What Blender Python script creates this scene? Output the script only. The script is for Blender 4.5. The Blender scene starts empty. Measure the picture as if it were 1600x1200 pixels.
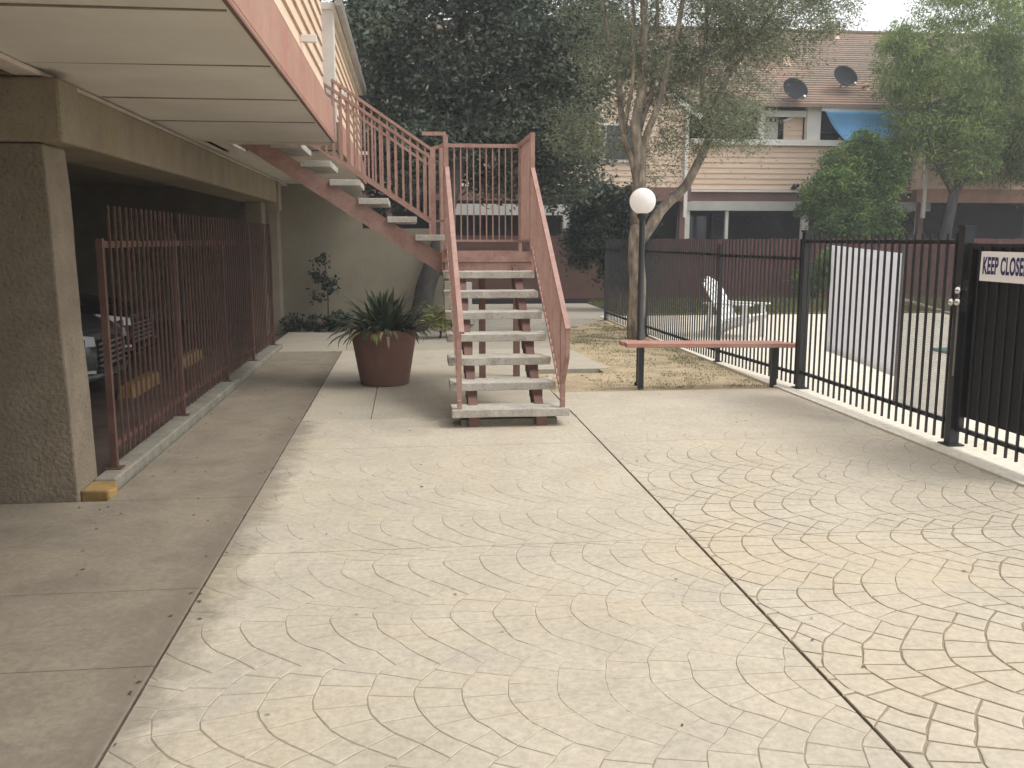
import bpy, math, random
import numpy as np
from mathutils import Vector, Matrix, noise

random.seed(7)
rng = np.random.default_rng(7)
R = math.radians
sc = bpy.context.scene
col = sc.collection

# ------------------------------------------------------------------ camera
cam_d = bpy.data.cameras.new('camera')
cam = bpy.data.objects.new('camera', cam_d)
col.objects.link(cam)
sc.camera = cam
CAM = (0.0, 0.0, 1.55)
cam.location = CAM
cam.rotation_euler = (R(90 - 8.94), 0, R(-6.42))
cam_d.sensor_width = 36
cam_d.lens = 1430 / 1600 * 36
cam_d.clip_start = 0.05
cam_d.clip_end = 800

# ------------------------------------------------------------------ sky, sun, exposure
SUN_EL, SUN_AZ = R(55), R(108)          # azimuth from +Y towards +X
w = bpy.data.worlds.new('World')
sc.world = w
w.use_nodes = True
nt = w.node_tree
for n in list(nt.nodes): nt.nodes.remove(n)
sky = nt.nodes.new('ShaderNodeTexSky')
sky.sky_type = 'NISHITA'
sky.sun_disc = False
sky.sun_elevation = SUN_EL
sky.sun_rotation = SUN_AZ
sky.air_density = 1.0
sky.dust_density = 6.0
sky.ozone_density = 0.6
hs = nt.nodes.new('ShaderNodeHueSaturation')
hs.inputs['Saturation'].default_value = 0.22
hs.inputs['Value'].default_value = 1.0
mx = nt.nodes.new('ShaderNodeMix'); mx.data_type = 'RGBA'
mx.inputs[0].default_value = 0.6
mx.inputs[7].default_value = (10.6, 10.8, 11.0, 1)     # even overcast layer
bg = nt.nodes.new('ShaderNodeBackground')
bg.inputs['Strength'].default_value = 0.145
wo = nt.nodes.new('ShaderNodeOutputWorld')
nt.links.new(sky.outputs[0], hs.inputs['Color'])
nt.links.new(hs.outputs[0], mx.inputs[6])
nt.links.new(mx.outputs[2], bg.inputs['Color'])
nt.links.new(bg.outputs[0], wo.inputs[0])
sun_d = bpy.data.lights.new('sun', 'SUN')
sun = bpy.data.objects.new('sun', sun_d)
col.objects.link(sun)
sun_d.energy = 1.5
sun_d.angle = R(22)
sun_d.color = (1.0, 0.95, 0.87)
sd = Vector((math.cos(SUN_EL) * math.sin(SUN_AZ), math.cos(SUN_EL) * math.cos(SUN_AZ), math.sin(SUN_EL)))
sun.rotation_euler = sd.to_track_quat('Z', 'Y').to_euler()
sc.view_settings.view_transform = 'Standard'
sc.view_settings.look = 'None'
sc.view_settings.gamma = 1.0
sc.view_settings.exposure = 0.32
sc.view_settings.use_curve_mapping = False
sc.cycles.max_bounces = 8
sc.cycles.use_denoising = True

# ------------------------------------------------------------------ materials
def mat(name, c, c2=None, scale=6, rough=0.75, metal=0.0, bump=0.0, bscale=40, speck=0.0, stain=None,
        stain_scale=1.2, stretch=(1, 1, 1), island=0.0, trans=0.0, spec=0.3, detail=6):
    m = bpy.data.materials.new(name); m.use_nodes = True
    t = m.node_tree; N = t.nodes; L = t.links
    b = N['Principled BSDF']
    b.inputs['Roughness'].default_value = rough
    b.inputs['Metallic'].default_value = metal
    b.inputs['Specular IOR Level'].default_value = spec
    geo = N.new('ShaderNodeNewGeometry')
    mp = N.new('ShaderNodeMapping'); mp.inputs['Scale'].default_value = stretch
    L.new(geo.outputs['Position'], mp.inputs['Vector'])
    nz = N.new('ShaderNodeTexNoise'); nz.inputs['Scale'].default_value = scale; nz.inputs['Detail'].default_value = detail
    nz.inputs['Roughness'].default_value = 0.62
    L.new(mp.outputs[0], nz.inputs['Vector'])
    rp = N.new('ShaderNodeValToRGB')
    rp.color_ramp.elements[0].position = 0.34; rp.color_ramp.elements[1].position = 0.68
    c2 = c2 or tuple(x * 0.72 for x in c)
    rp.color_ramp.elements[0].color = (*c2, 1); rp.color_ramp.elements[1].color = (*c, 1)
    L.new(nz.outputs[0], rp.inputs[0])
    out = rp.outputs[0]
    if stain:
        n2 = N.new('ShaderNodeTexNoise'); n2.inputs['Scale'].default_value = stain_scale; n2.inputs['Detail'].default_value = 5
        n2.inputs['Roughness'].default_value = 0.7; n2.inputs['Distortion'].default_value = 0.6
        L.new(mp.outputs[0], n2.inputs['Vector'])
        r2 = N.new('ShaderNodeValToRGB'); r2.color_ramp.elements[0].position = 0.46; r2.color_ramp.elements[1].position = 0.66
        L.new(n2.outputs[0], r2.inputs[0])
        mm = N.new('ShaderNodeMix'); mm.data_type = 'RGBA'
        L.new(r2.outputs[0], mm.inputs[0]); L.new(out, mm.inputs[6]); mm.inputs[7].default_value = (*stain, 1)
        out = mm.outputs[2]
    if speck:
        n3 = N.new('ShaderNodeTexNoise'); n3.inputs['Scale'].default_value = 55; n3.inputs['Detail'].default_value = 4
        L.new(geo.outputs['Position'], n3.inputs['Vector'])
        r3 = N.new('ShaderNodeValToRGB'); r3.color_ramp.elements[0].position = 0.30; r3.color_ramp.elements[1].position = 0.44
        r3.color_ramp.elements[0].color = (1 - speck,) * 3 + (1,); r3.color_ramp.elements[1].color = (1, 1, 1, 1)
        L.new(n3.outputs[0], r3.inputs[0])
        mm = N.new('ShaderNodeMix'); mm.data_type = 'RGBA'; mm.blend_type = 'MULTIPLY'; mm.inputs[0].default_value = 1
        L.new(out, mm.inputs[6]); L.new(r3.outputs[0], mm.inputs[7])
        out = mm.outputs[2]
    if island:
        mr = N.new('ShaderNodeMapRange'); mr.inputs['To Min'].default_value = 1 - island; mr.inputs['To Max'].default_value = 1 + island
        L.new(geo.outputs['Random Per Island'], mr.inputs[0])
        vm = N.new('ShaderNodeVectorMath'); vm.operation = 'SCALE'
        L.new(out, vm.inputs[0]); L.new(mr.outputs[0], vm.inputs['Scale'])
        out = vm.outputs[0]
    L.new(out, b.inputs['Base Color'])
    if bump:
        n4 = N.new('ShaderNodeTexNoise'); n4.inputs['Scale'].default_value = bscale; n4.inputs['Detail'].default_value = 5
        L.new(mp.outputs[0], n4.inputs['Vector'])
        bp = N.new('ShaderNodeBump'); bp.inputs['Strength'].default_value = bump; bp.inputs['Distance'].default_value = 0.01
        L.new(n4.outputs[0], bp.inputs['Height']); L.new(bp.outputs[0], b.inputs['Normal'])
    if trans:
        tr = N.new('ShaderNodeBsdfTranslucent'); L.new(out, tr.inputs['Color'])
        ms = N.new('ShaderNodeMixShader'); ms.inputs[0].default_value = trans
        L.new(b.outputs[0], ms.inputs[1]); L.new(tr.outputs[0], ms.inputs[2])
        L.new(ms.outputs[0], N['Material Output'].inputs[0])
    return m

def ground_mat(name, base, dark, warm, grey, speck=0.35, k=1.0, grime=None):
    """worn outdoor concrete: cloudy tone, warm mineral stains, grey wear, dark specks and fine grit"""
    m = bpy.data.materials.new(name); m.use_nodes = True
    t = m.node_tree; N = t.nodes; L = t.links
    b = N['Principled BSDF']; b.inputs['Specular IOR Level'].default_value = 0.35
    geo = N.new('ShaderNodeNewGeometry'); P = geo.outputs['Position']
    def ns(sc_, det, dist=0.0, rough=0.6, vec=None):
        n = N.new('ShaderNodeTexNoise'); n.inputs['Scale'].default_value = sc_; n.inputs['Detail'].default_value = det
        n.inputs['Distortion'].default_value = dist; n.inputs['Roughness'].default_value = rough
        L.new(vec or P, n.inputs['Vector']); return n.outputs[0]
    def ramp(x, a, bb, c0=(0, 0, 0), c1=(1, 1, 1)):
        r = N.new('ShaderNodeValToRGB'); e = r.color_ramp.elements
        e[0].position = a; e[1].position = bb; e[0].color = (*c0, 1); e[1].color = (*c1, 1)
        L.new(x, r.inputs[0]); return r.outputs[0]
    def mix(f, a, bcol, mode='MIX', amt=None):
        q = N.new('ShaderNodeMix'); q.data_type = 'RGBA'; q.blend_type = mode
        if amt is None: L.new(f, q.inputs[0])
        else:
            mu = N.new('ShaderNodeMath'); mu.operation = 'MULTIPLY'; mu.inputs[1].default_value = amt
            if f is None: mu.inputs[0].default_value = 1.0
            else: L.new(f, mu.inputs[0])
            L.new(mu.outputs[0], q.inputs[0])
        L.new(a, q.inputs[6])
        if isinstance(bcol, tuple): q.inputs[7].default_value = (*bcol, 1)
        else: L.new(bcol, q.inputs[7])
        return q.outputs[2]
    c = ramp(ns(2.2, 8, 0.3, 0.7), 0.30, 0.70, dark, base)
    c = mix(ramp(ns(0.75, 5, 0.8), 0.50, 0.66), c, warm, amt=0.7)
    c = mix(ramp(ns(1.3, 6, 1.2, 0.65, None), 0.55, 0.70), c, grey, amt=0.6)
    # streaky wear
    mp = N.new('ShaderNodeMapping'); mp.inputs['Scale'].default_value = (1.5, 7, 1); mp.inputs['Rotation'].default_value = (0, 0, 0.5)
    L.new(P, mp.inputs['Vector'])
    c = mix(ramp(ns(2.5, 6, 1.5, 0.7, mp.outputs[0]), 0.56, 0.74), c, grey, amt=0.45)
    c = mix(None, c, ramp(ns(30, 6, 0, 0.75), 0.28, 0.62, (0.74, 0.74, 0.75), (1.06, 1.06, 1.06)), 'MULTIPLY', 1.0)
    # scattered dark spots
    vo = N.new('ShaderNodeTexVoronoi'); vo.inputs['Scale'].default_value = 3.2; L.new(P, vo.inputs['Vector'])
    sp = ramp(vo.outputs['Distance'], 0.018, 0.045, (1, 1, 1), (0, 0, 0))
    gate = ramp(ns(1.7, 2), 0.52, 0.58)
    mu = N.new('ShaderNodeMath'); mu.operation = 'MULTIPLY'; L.new(sp, mu.inputs[0]); L.new(gate, mu.inputs[1])
    c = mix(mu.outputs[0], c, (0.05, 0.045, 0.04), amt=0.75 * k)
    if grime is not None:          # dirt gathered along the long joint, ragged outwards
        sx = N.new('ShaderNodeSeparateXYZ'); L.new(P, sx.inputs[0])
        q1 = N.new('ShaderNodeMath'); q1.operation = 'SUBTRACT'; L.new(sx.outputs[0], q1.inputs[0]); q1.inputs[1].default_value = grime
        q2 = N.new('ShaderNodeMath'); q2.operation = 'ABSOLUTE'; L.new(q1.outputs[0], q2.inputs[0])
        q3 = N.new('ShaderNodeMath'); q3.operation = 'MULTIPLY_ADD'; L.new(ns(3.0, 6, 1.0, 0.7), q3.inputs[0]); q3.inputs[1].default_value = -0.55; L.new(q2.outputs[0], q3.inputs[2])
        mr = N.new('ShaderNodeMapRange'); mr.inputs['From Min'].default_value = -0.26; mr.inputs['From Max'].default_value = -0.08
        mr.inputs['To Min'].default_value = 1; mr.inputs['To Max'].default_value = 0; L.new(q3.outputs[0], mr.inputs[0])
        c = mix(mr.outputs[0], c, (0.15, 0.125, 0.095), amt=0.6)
    L.new(c, b.inputs['Base Color'])
    rr = ramp(ns(4, 5), 0.3, 0.7, (0.62,) * 3, (0.85,) * 3); L.new(rr, b.inputs['Roughness'])
    bp = N.new('ShaderNodeBump'); bp.inputs['Strength'].default_value = 0.35; bp.inputs['Distance'].default_value = 0.004
    L.new(ns(45, 8, 0, 0.7), bp.inputs['Height'])
    bp2 = N.new('ShaderNodeBump'); bp2.inputs['Strength'].default_value = 0.35; bp2.inputs['Distance'].default_value = 0.02
    L.new(ns(5, 4), bp2.inputs['Height']); L.new(bp.outputs[0], bp2.inputs['Normal'])
    L.new(bp2.outputs[0], b.inputs['Normal'])
    return m

M = {}
M['stamped'] = ground_mat('stamped_concrete', (0.53, 0.473, 0.378), (0.425, 0.378, 0.298), (0.51, 0.432, 0.315), (0.385, 0.355, 0.305), k=0.8, grime=-0.93)
M['plain'] = ground_mat('plain_concrete', (0.47, 0.42, 0.335), (0.385, 0.345, 0.275), (0.46, 0.40, 0.30), (0.33, 0.31, 0.27))
M['lane'] = ground_mat('lane_concrete', (0.275, 0.235, 0.18), (0.18, 0.153, 0.118), (0.26, 0.22, 0.16), (0.165, 0.145, 0.118), k=1.2, grime=-0.98)  # darker, dirtier concrete; the building's shade overhead is also put into this colour
M['walkway'] = ground_mat('walkway_concrete', (0.40, 0.36, 0.295), (0.32, 0.29, 0.235), (0.38, 0.33, 0.26), (0.28, 0.26, 0.225))
M['deck'] = ground_mat('pool_deck', (0.74, 0.685, 0.58), (0.66, 0.61, 0.51), (0.64, 0.57, 0.44), (0.52, 0.49, 0.43), k=0.5)
M['kerb'] = mat('kerb_concrete', (0.27, 0.25, 0.205), (0.17, 0.16, 0.13), 5, 0.85, bump=0.4, bscale=25, speck=0.4)
M['groove'] = mat('groove_dirt', (0.33, 0.275, 0.20), (0.23, 0.19, 0.135), 9, 0.95)
M['seam'] = mat('seam_dirt', (0.10, 0.08, 0.06), (0.05, 0.04, 0.03), 9, 0.95)
M['groove_pale'] = mat('pale_groove_dirt', (0.38, 0.33, 0.255), (0.29, 0.25, 0.19), 9, 0.95)
M['dirt'] = mat('bare_dirt', (0.50, 0.40, 0.265), (0.37, 0.29, 0.185), 3.5, 0.95, bump=0.9, bscale=18, speck=0.5, stain=(0.30, 0.25, 0.145), stain_scale=1.6)
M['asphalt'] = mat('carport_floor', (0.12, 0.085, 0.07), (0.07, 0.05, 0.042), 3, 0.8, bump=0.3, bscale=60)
M['grass'] = mat('grass', (0.10, 0.125, 0.035), (0.16, 0.14, 0.05), 3, 0.8, island=0.35, trans=0.25)
M['lawn'] = mat('lawn_soil', (0.10, 0.11, 0.045), (0.15, 0.13, 0.07), 5, 0.95, bump=0.8, bscale=30)
M['column'] = mat('rough_column_concrete', (0.25, 0.205, 0.15), (0.185, 0.15, 0.11), 5, 0.95, bump=0.9, bscale=38, speck=0.3, stain=(0.20, 0.165, 0.115), stain_scale=2)
M['beam'] = mat('stained_beam_concrete', (0.31, 0.26, 0.19), (0.22, 0.18, 0.13), 3, 0.92, bump=0.6, bscale=22, speck=0.3,
                stain=(0.27, 0.22, 0.13), stain_scale=2.6, stretch=(1, 1, 0.7))
M['soffit'] = mat('soffit_paint', (0.70, 0.665, 0.60), (0.61, 0.575, 0.515), 1.5, 0.8, bump=0.15, bscale=8)
M['soffit_trim'] = mat('soffit_trim', (0.66, 0.57, 0.50), (0.55, 0.47, 0.41), 6, 0.8, bump=0.3, bscale=15)
M['salmon'] = mat('salmon_paint', (0.44, 0.26, 0.20), (0.37, 0.217, 0.167), 5, 0.6, bump=0.2, bscale=30, stain=(0.38, 0.175, 0.135), stain_scale=2.5)
M['salmon_metal'] = mat('salmon_railing_paint', (0.41, 0.258, 0.215), (0.34, 0.208, 0.172), 8, 0.5, bump=0.15, bscale=60, speck=0.25, stain=(0.31, 0.17, 0.135), stain_scale=6)
M['oxblood'] = mat('dark_red_metal_paint', (0.125, 0.066, 0.052), (0.08, 0.043, 0.035), 8, 0.55, bump=0.15, bscale=50)
M['tread'] = mat('aggregate_tread', (0.55, 0.515, 0.45), (0.42, 0.395, 0.35), 10, 0.9, bump=0.6, bscale=60, speck=0.3, stain=(0.36, 0.335, 0.29), stain_scale=5)
M['black'] = mat('black_fence_paint', (0.016, 0.018, 0.021), (0.012, 0.013, 0.015), 12, 0.42, bump=0.08, spec=0.5)
M['black_sheet'] = mat('black_gate_sheet', (0.013, 0.015, 0.017), (0.009, 0.010, 0.012), 3, 0.5, spec=0.4, stretch=(6, 6, 0.6))
M['wire'] = mat('galvanised_wire', (0.17, 0.15, 0.14), (0.12, 0.10, 0.095), 20, 0.5, metal=0.4)
M['siding'] = mat('peach_siding_paint', (0.71, 0.55, 0.42), (0.63, 0.48, 0.36), 2, 0.75, bump=0.2, bscale=12, stain=(0.65, 0.475, 0.345), stain_scale=1.3, stretch=(1, 1, 5))
M['white'] = mat('white_trim_paint', (0.72, 0.69, 0.64), (0.62, 0.59, 0.54), 3, 0.65, bump=0.1)
M['shaded_trim'] = mat('shaded_beam_paint', (0.50, 0.49, 0.46), (0.42, 0.41, 0.385), 3, 0.7)  # white trim paint with the porch shade put into its colour
M['wall_beige'] = mat('beige_stucco', (0.285, 0.255, 0.19), (0.235, 0.207, 0.152), 2, 0.9, bump=0.5, bscale=90)
M['wall_cream'] = mat('cream_stucco', (0.47, 0.44, 0.35), (0.40, 0.375, 0.30), 2, 0.9, bump=0.5, bscale=90)
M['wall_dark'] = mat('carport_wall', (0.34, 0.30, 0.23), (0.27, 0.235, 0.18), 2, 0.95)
M['brown_wall'] = mat('brown_red_stucco', (0.15, 0.085, 0.07), (0.11, 0.065, 0.053), 2, 0.9, bump=0.4, bscale=70)
M['brown_band'] = mat('red_brown_band', (0.20, 0.115, 0.095), (0.15, 0.085, 0.07), 2, 0.8)
M['plank'] = mat('red_stained_plank', (0.135, 0.052, 0.042), (0.08, 0.032, 0.027), 4, 0.85, bump=0.4, bscale=30, island=0.2, stretch=(6, 6, 1))
M['shingle'] = mat('roof_shingle', (0.285, 0.225, 0.175), (0.195, 0.155, 0.125), 9, 0.95, bump=0.4, bscale=40, stain=(0.32, 0.215, 0.165), stain_scale=0.6)
M['joint'] = mat('soffit_seam_shade', (0.30, 0.27, 0.215), None, 9, 0.9)  # shading line of the soffit seams, put into a darker colour
M['interior'] = mat('dark_interior', (0.035, 0.033, 0.034), None, 2, 0.9)
M['glass'] = mat('dark_window_glass', (0.02, 0.023, 0.026), None, 2, 0.12, spec=0.6)
M['yellow'] = mat('worn_yellow_paint', (0.34, 0.21, 0.06), (0.24, 0.15, 0.055), 9, 0.8, bump=0.4, bscale=40, stain=(0.30, 0.23, 0.13), stain_scale=9)
M['terracotta'] = mat('brown_terracotta', (0.205, 0.108, 0.083), (0.155, 0.083, 0.064), 3, 0.75, bump=0.12, bscale=20)
M['soil'] = mat('potting_soil', (0.05, 0.035, 0.025), None, 20, 0.95, bump=0.8)
M['leaf_pot'] = mat('strap_leaf', (0.085, 0.125, 0.065), (0.045, 0.075, 0.04), 5, 0.4, spec=0.5, trans=0.12)
M['leaf_dry'] = mat('dried_leaf', (0.40, 0.33, 0.20), (0.27, 0.21, 0.12), 12, 0.8, trans=0.1)
M['leaf_yel'] = mat('yellowing_leaf', (0.22, 0.21, 0.08), (0.13, 0.15, 0.05), 12, 0.6, trans=0.12)
M['leaf_dark'] = mat('dark_tree_leaves', (0.15, 0.185, 0.13), (0.05, 0.07, 0.055), 0.9, 0.5, island=0.55, trans=0.25)
M['leaf_grey'] = mat('grey_green_leaves', (0.28, 0.30, 0.19), (0.17, 0.19, 0.12), 1.2, 0.55, island=0.5, trans=0.35)
M['leaf_bright'] = mat('bright_drooping_leaves', (0.30, 0.37, 0.125), (0.14, 0.19, 0.075), 0.9, 0.5, island=0.5, trans=0.4)
M['leaf_bush'] = mat('vine_bush_leaves', (0.20, 0.30, 0.075), (0.06, 0.105, 0.035), 1.4, 0.5, island=0.5, trans=0.3)
M['leaf_ivy'] = mat('dark_shrub_leaves', (0.04, 0.06, 0.035), (0.022, 0.036, 0.024), 2, 0.55, island=0.5, trans=0.2)
M['bark_pale'] = mat('pale_flaky_bark', (0.42, 0.35, 0.27), (0.10, 0.08, 0.06), 13, 0.95, bump=1.0, bscale=22, stretch=(1, 1, 0.3), stain=(0.12, 0.10, 0.085), stain_scale=4)
M['bark_dark'] = mat('dark_bark', (0.085, 0.078, 0.07), (0.045, 0.042, 0.04), 10, 0.95, bump=1.0, bscale=26, stretch=(1, 1, 0.35))
M['chair'] = mat('white_plastic', (0.80, 0.79, 0.78), (0.72, 0.71, 0.70), 5, 0.4)
M['board'] = mat('white_banner', (0.90, 0.90, 0.92), (0.86, 0.86, 0.90), 1.5, 0.5, trans=0.5)
M['sign'] = mat('sign_white', (0.88, 0.88, 0.88), (0.83, 0.83, 0.83), 4, 0.4)
M['ink'] = mat('sign_ink', (0.035, 0.03, 0.16), (0.02, 0.018, 0.10), 30, 0.5)
M['chrome'] = mat('polished_metal', (0.75, 0.74, 0.72), (0.65, 0.64, 0.62), 8, 0.16, metal=1.0)
M['globe'] = mat('opal_globe', (0.96, 0.94, 0.92), (0.94, 0.92, 0.90), 2, 0.3, trans=0.5)
M['dish'] = mat('dish_grey', (0.02, 0.022, 0.027), (0.015, 0.017, 0.02), 4, 0.8, spec=0.15)
M['galv'] = mat('galvanised_metal', (0.42, 0.41, 0.40), (0.33, 0.32, 0.31), 8, 0.45, metal=0.6)
M['tarp'] = mat('blue_tarp', (0.27, 0.60, 0.97), (0.22, 0.54, 0.94), 2, 0.45, bump=0.4, bscale=7, trans=0.15)
M['water'] = mat('pool_water', (0.10, 0.22, 0.22), (0.08, 0.18, 0.185), 2, 0.06, bump=0.08, bscale=8, spec=0.6)
M['teal'] = mat('teal_tile', (0.13, 0.28, 0.27), None, 10, 0.4)
M['tire'] = mat('tyre_rubber', (0.02, 0.02, 0.02), None, 10, 0.85)
M['car_silver'] = mat('silver_car_paint', (0.15, 0.165, 0.18), (0.14, 0.15, 0.165), 2, 0.25, metal=0.6, spec=0.6)
M['car_dark'] = mat('dark_car_paint', (0.03, 0.028, 0.032), (0.026, 0.024, 0.028), 2, 0.2, metal=0.3, spec=0.6)
M['lens'] = mat('headlight_lens', (0.55, 0.58, 0.60), (0.45, 0.48, 0.50), 20, 0.08, spec=0.8)
M['debris'] = mat('leaf_litter', (0.13, 0.09, 0.045), (0.06, 0.045, 0.03), 9, 0.9, island=0.5)

# ------------------------------------------------------------------ mesh helpers
class MB:
    def __init__(self): self.v = []; self.f = []
    def add(self, vs, fs):
        o = len(self.v); self.v += [tuple(p) for p in vs]; self.f += [tuple(i + o for i in f) for f in fs]; return self
    def box(self, x0, x1, y0, y1, z0, z1):
        return self.hexa([(x0, y0, z0), (x1, y0, z0), (x1, y1, z0), (x0, y1, z0), (x0, y0, z1), (x1, y0, z1), (x1, y1, z1), (x0, y1, z1)])
    def hexa(self, p):
        return self.add(p, [(0, 3, 2, 1), (4, 5, 6, 7), (0, 1, 5, 4), (1, 2, 6, 5), (2, 3, 7, 6), (3, 0, 4, 7)])
    def beam(self, a, b, wx, wz, up=(0, 0, 1)):
        """rectangular bar from a to b: wz along up-ish, wx across"""
        a = Vector(a); b = Vector(b); d = (b - a).normalized(); up = Vector(up)
        if abs(d.dot(up)) > 0.98: up = Vector((0, 1, 0))
        s = d.cross(up).normalized(); u = s.cross(d).normalized()
        s *= wx / 2; u *= wz / 2
        p = [a - s - u, a + s - u, b + s - u, b - s - u, a - s + u, a + s + u, b + s + u, b - s + u]
        return self.hexa(p)
    def tube(self, pts, rad, n=8, cap=True):
        pts = [Vector(p) for p in pts]
        if not hasattr(rad, '__len__'): rad = [rad] * len(pts)
        rings = []; o = len(self.v); ref = None
        for i, p in enumerate(pts):
            d = (pts[min(i + 1, len(pts) - 1)] - pts[max(i - 1, 0)]).normalized()
            if ref is None: ref = Vector((1, 0, 0)) if abs(d.x) < 0.8 else Vector((0, 1, 0))
            s = d.cross(ref).normalized(); u = s.cross(d).normalized(); ref = u
            for k in range(n):
                a = 2 * math.pi * k / n
                self.v.append(tuple(p + (s * math.cos(a) + u * math.sin(a)) * rad[i]))
        for i in range(len(pts) - 1):
            for k in range(n):
                a = o + i * n + k; b = o + i * n + (k + 1) % n
                self.f.append((a, b, b + n, a + n))
        if cap:
            self.f.append(tuple(o + k for k in range(n - 1, -1, -1)))
            self.f.append(tuple(o + (len(pts) - 1) * n + k for k in range(n)))
        return self
    def lathe(self, prof, c=(0, 0, 0), n=32):
        o = len(self.v)
        for r, z in prof:
            for k in range(n):
                a = 2 * math.pi * k / n
                self.v.append((c[0] + r * math.cos(a), c[1] + r * math.sin(a), c[2] + z))
        for i in range(len(prof) - 1):
            for k in range(n):
                a = o + i * n + k; b = o + i * n + (k + 1) % n
                self.f.append((a, b, b + n, a + n))
        return self
    def poly(self, pts, z0, z1):
        """prism from a counter-clockwise polygon"""
        n = len(pts); o = len(self.v)
        self.v += [(x, y, z0) for x, y in pts] + [(x, y, z1) for x, y in pts]
        self.f.append(tuple(o + i for i in range(n - 1, -1, -1))); self.f.append(tuple(o + n + i for i in range(n)))
        for i in range(n):
            j = (i + 1) % n; self.f.append((o + i, o + j, o + n + j, o + n + i))
        return self
    def mesh(self, name, m, base=(0, 0, 0), smooth=False, bevel=0):
        me = bpy.data.meshes.new(name)
        b = base
        me.from_pydata([(x - b[0], y - b[1], z - b[2]) for x, y, z in self.v], [], self.f)
        me.materials.append(M[m] if isinstance(m, str) else m)
        if smooth: me.polygons.foreach_set('use_smooth', [True] * len(me.polygons))
        me.update()
        return me

def base_of(o):
    v = Vector((0, 0, 0))
    while o is not None: v = v + Vector(o.location); o = o.parent
    return v

def obj(name, mb, m, parent=None, smooth=False, bevel=0, kind=None, label=None, base=None):
    """ONE mesh object; vertices are given in world coordinates"""
    b = base_of(parent) if parent is not None else Vector(base or (0, 0, 0))
    me = mb.mesh(name, m, b, smooth)
    o = bpy.data.objects.new(name, me); col.objects.link(o)
    if parent is not None: o.parent = parent
    else: o.location = b
    if bevel:
        md = o.modifiers.new('bevel', 'BEVEL'); md.width = bevel; md.segments = 2; md.limit_method = 'ANGLE'
    if smooth and bevel == 0 and smooth == 2:
        pass
    if kind: o['kind'] = kind
    if label: o['label'] = label
    return o

def piece(name, me, parent, loc, rot=None):
    """a repeat part sharing mesh data; loc in world coordinates"""
    o = bpy.data.objects.new(name, me); col.objects.link(o); o.parent = parent
    o.location = Vector(loc) - base_of(parent)
    if rot: o.rotation_euler = rot
    return o

def thing(name, label, cat, loc=(0, 0, 0), group=None):
    o = bpy.data.objects.new(name, None); col.objects.link(o)
    o.location = loc; o.empty_display_size = 0.2
    o['label'] = label; o['category'] = cat
    if group: o['group'] = group
    return o

def tag(o, label, cat, group=None):
    o['label'] = label; o['category'] = cat
    if group: o['group'] = group
    return o

def struct(name, mb, m, **k):
    return obj(name, mb, m, kind='structure', **k)

def fill_mesh(name, V, F, m, base=(0, 0, 0), quads=True):
    me = bpy.data.meshes.new(name)
    V = np.asarray(V, dtype=np.float32) - np.asarray(base, dtype=np.float32)
    F = np.asarray(F, dtype=np.int32)
    k = F.shape[1]
    me.vertices.add(len(V)); me.vertices.foreach_set('co', V.ravel())
    me.loops.add(F.size); me.loops.foreach_set('vertex_index', F.ravel())
    me.polygons.add(len(F)); me.polygons.foreach_set('loop_start', np.arange(len(F)) * k)
    try: me.polygons.foreach_set('loop_total', np.full(len(F), k))
    except Exception: pass
    me.materials.append(M[m]); me.update(calc_edges=True)
    return me

def leaves_mesh(name, pts, m, length, width, base, droop=0.0, nrm_out=None, jitter=0.35):
    """one small bent leaf (two triangles) at every point"""
    n = len(pts)
    d = rng.normal(size=(n, 3)); d[:, 2] = d[:, 2] * (0.6 if droop else 1.0) - droop
    d /= np.linalg.norm(d, axis=1)[:, None]
    q = rng.normal(size=(n, 3)); s = np.cross(d, q); s /= np.linalg.norm(s, axis=1)[:, None]
    nn = np.cross(d, s)
    L = (length * (1 + jitter * rng.uniform(-1, 1, n)))[:, None]; W = (width * (1 + jitter * rng.uniform(-1, 1, n)))[:, None]
    a = pts; b = pts + d * L * 0.45 + s * W / 2 + nn * W * 0.15; c = pts + d * L; e = pts + d * L * 0.45 - s * W / 2 + nn * W * 0.15
    V = np.stack([a, b, c, e], axis=1).reshape(-1, 3)
    F = (np.arange(n)[:, None] * 4 + np.array([0, 1, 2, 3])[None]).astype(np.int32)
    return fill_mesh(name, V, F, m, base)

def billow(lobes, n, r0, r1):
    """smaller rounded masses sitting on the big ones, so that the crown's outline and shading are uneven"""
    out = []
    for _ in range(n):
        cx, cy, cz, rx, ry, rz = lobes[rng.integers(len(lobes))]
        d = rng.normal(size=3); d /= np.linalg.norm(d); q = rng.uniform(.72, 1.02); rr = rng.uniform(r0, r1)
        out.append((cx + d[0] * rx * q, cy + d[1] * ry * q, cz + d[2] * rz * q, rr, rr, rr * .8))
    return out
def crown_points(lobes, nclump, per, spread, shell=0.55):
    """leaf positions: clumps scattered in the outer shell of several ellipsoids"""
    vol = np.array([l[3] * l[4] * l[5] for l in lobes]) ** 0.67; vol = vol / vol.sum()
    out = []
    idx = rng.choice(len(lobes), nclump, p=vol)
    for i in idx:
        cx, cy, cz, rx, ry, rz = lobes[i]
        d = rng.normal(size=3); d /= np.linalg.norm(d)
        r = shell + (1.05 - shell) * rng.uniform() ** 0.8
        c = np.array([cx, cy, cz]) + d * r * np.array([rx, ry, rz])
        k = int(per * rng.uniform(0.5, 1.5)); sp = spread * rng.uniform(0.6, 1.3)
        out.append(c + rng.normal(size=(k, 3)) * np.array([sp, sp, sp * 0.75]))
    return np.concatenate(out)

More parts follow.
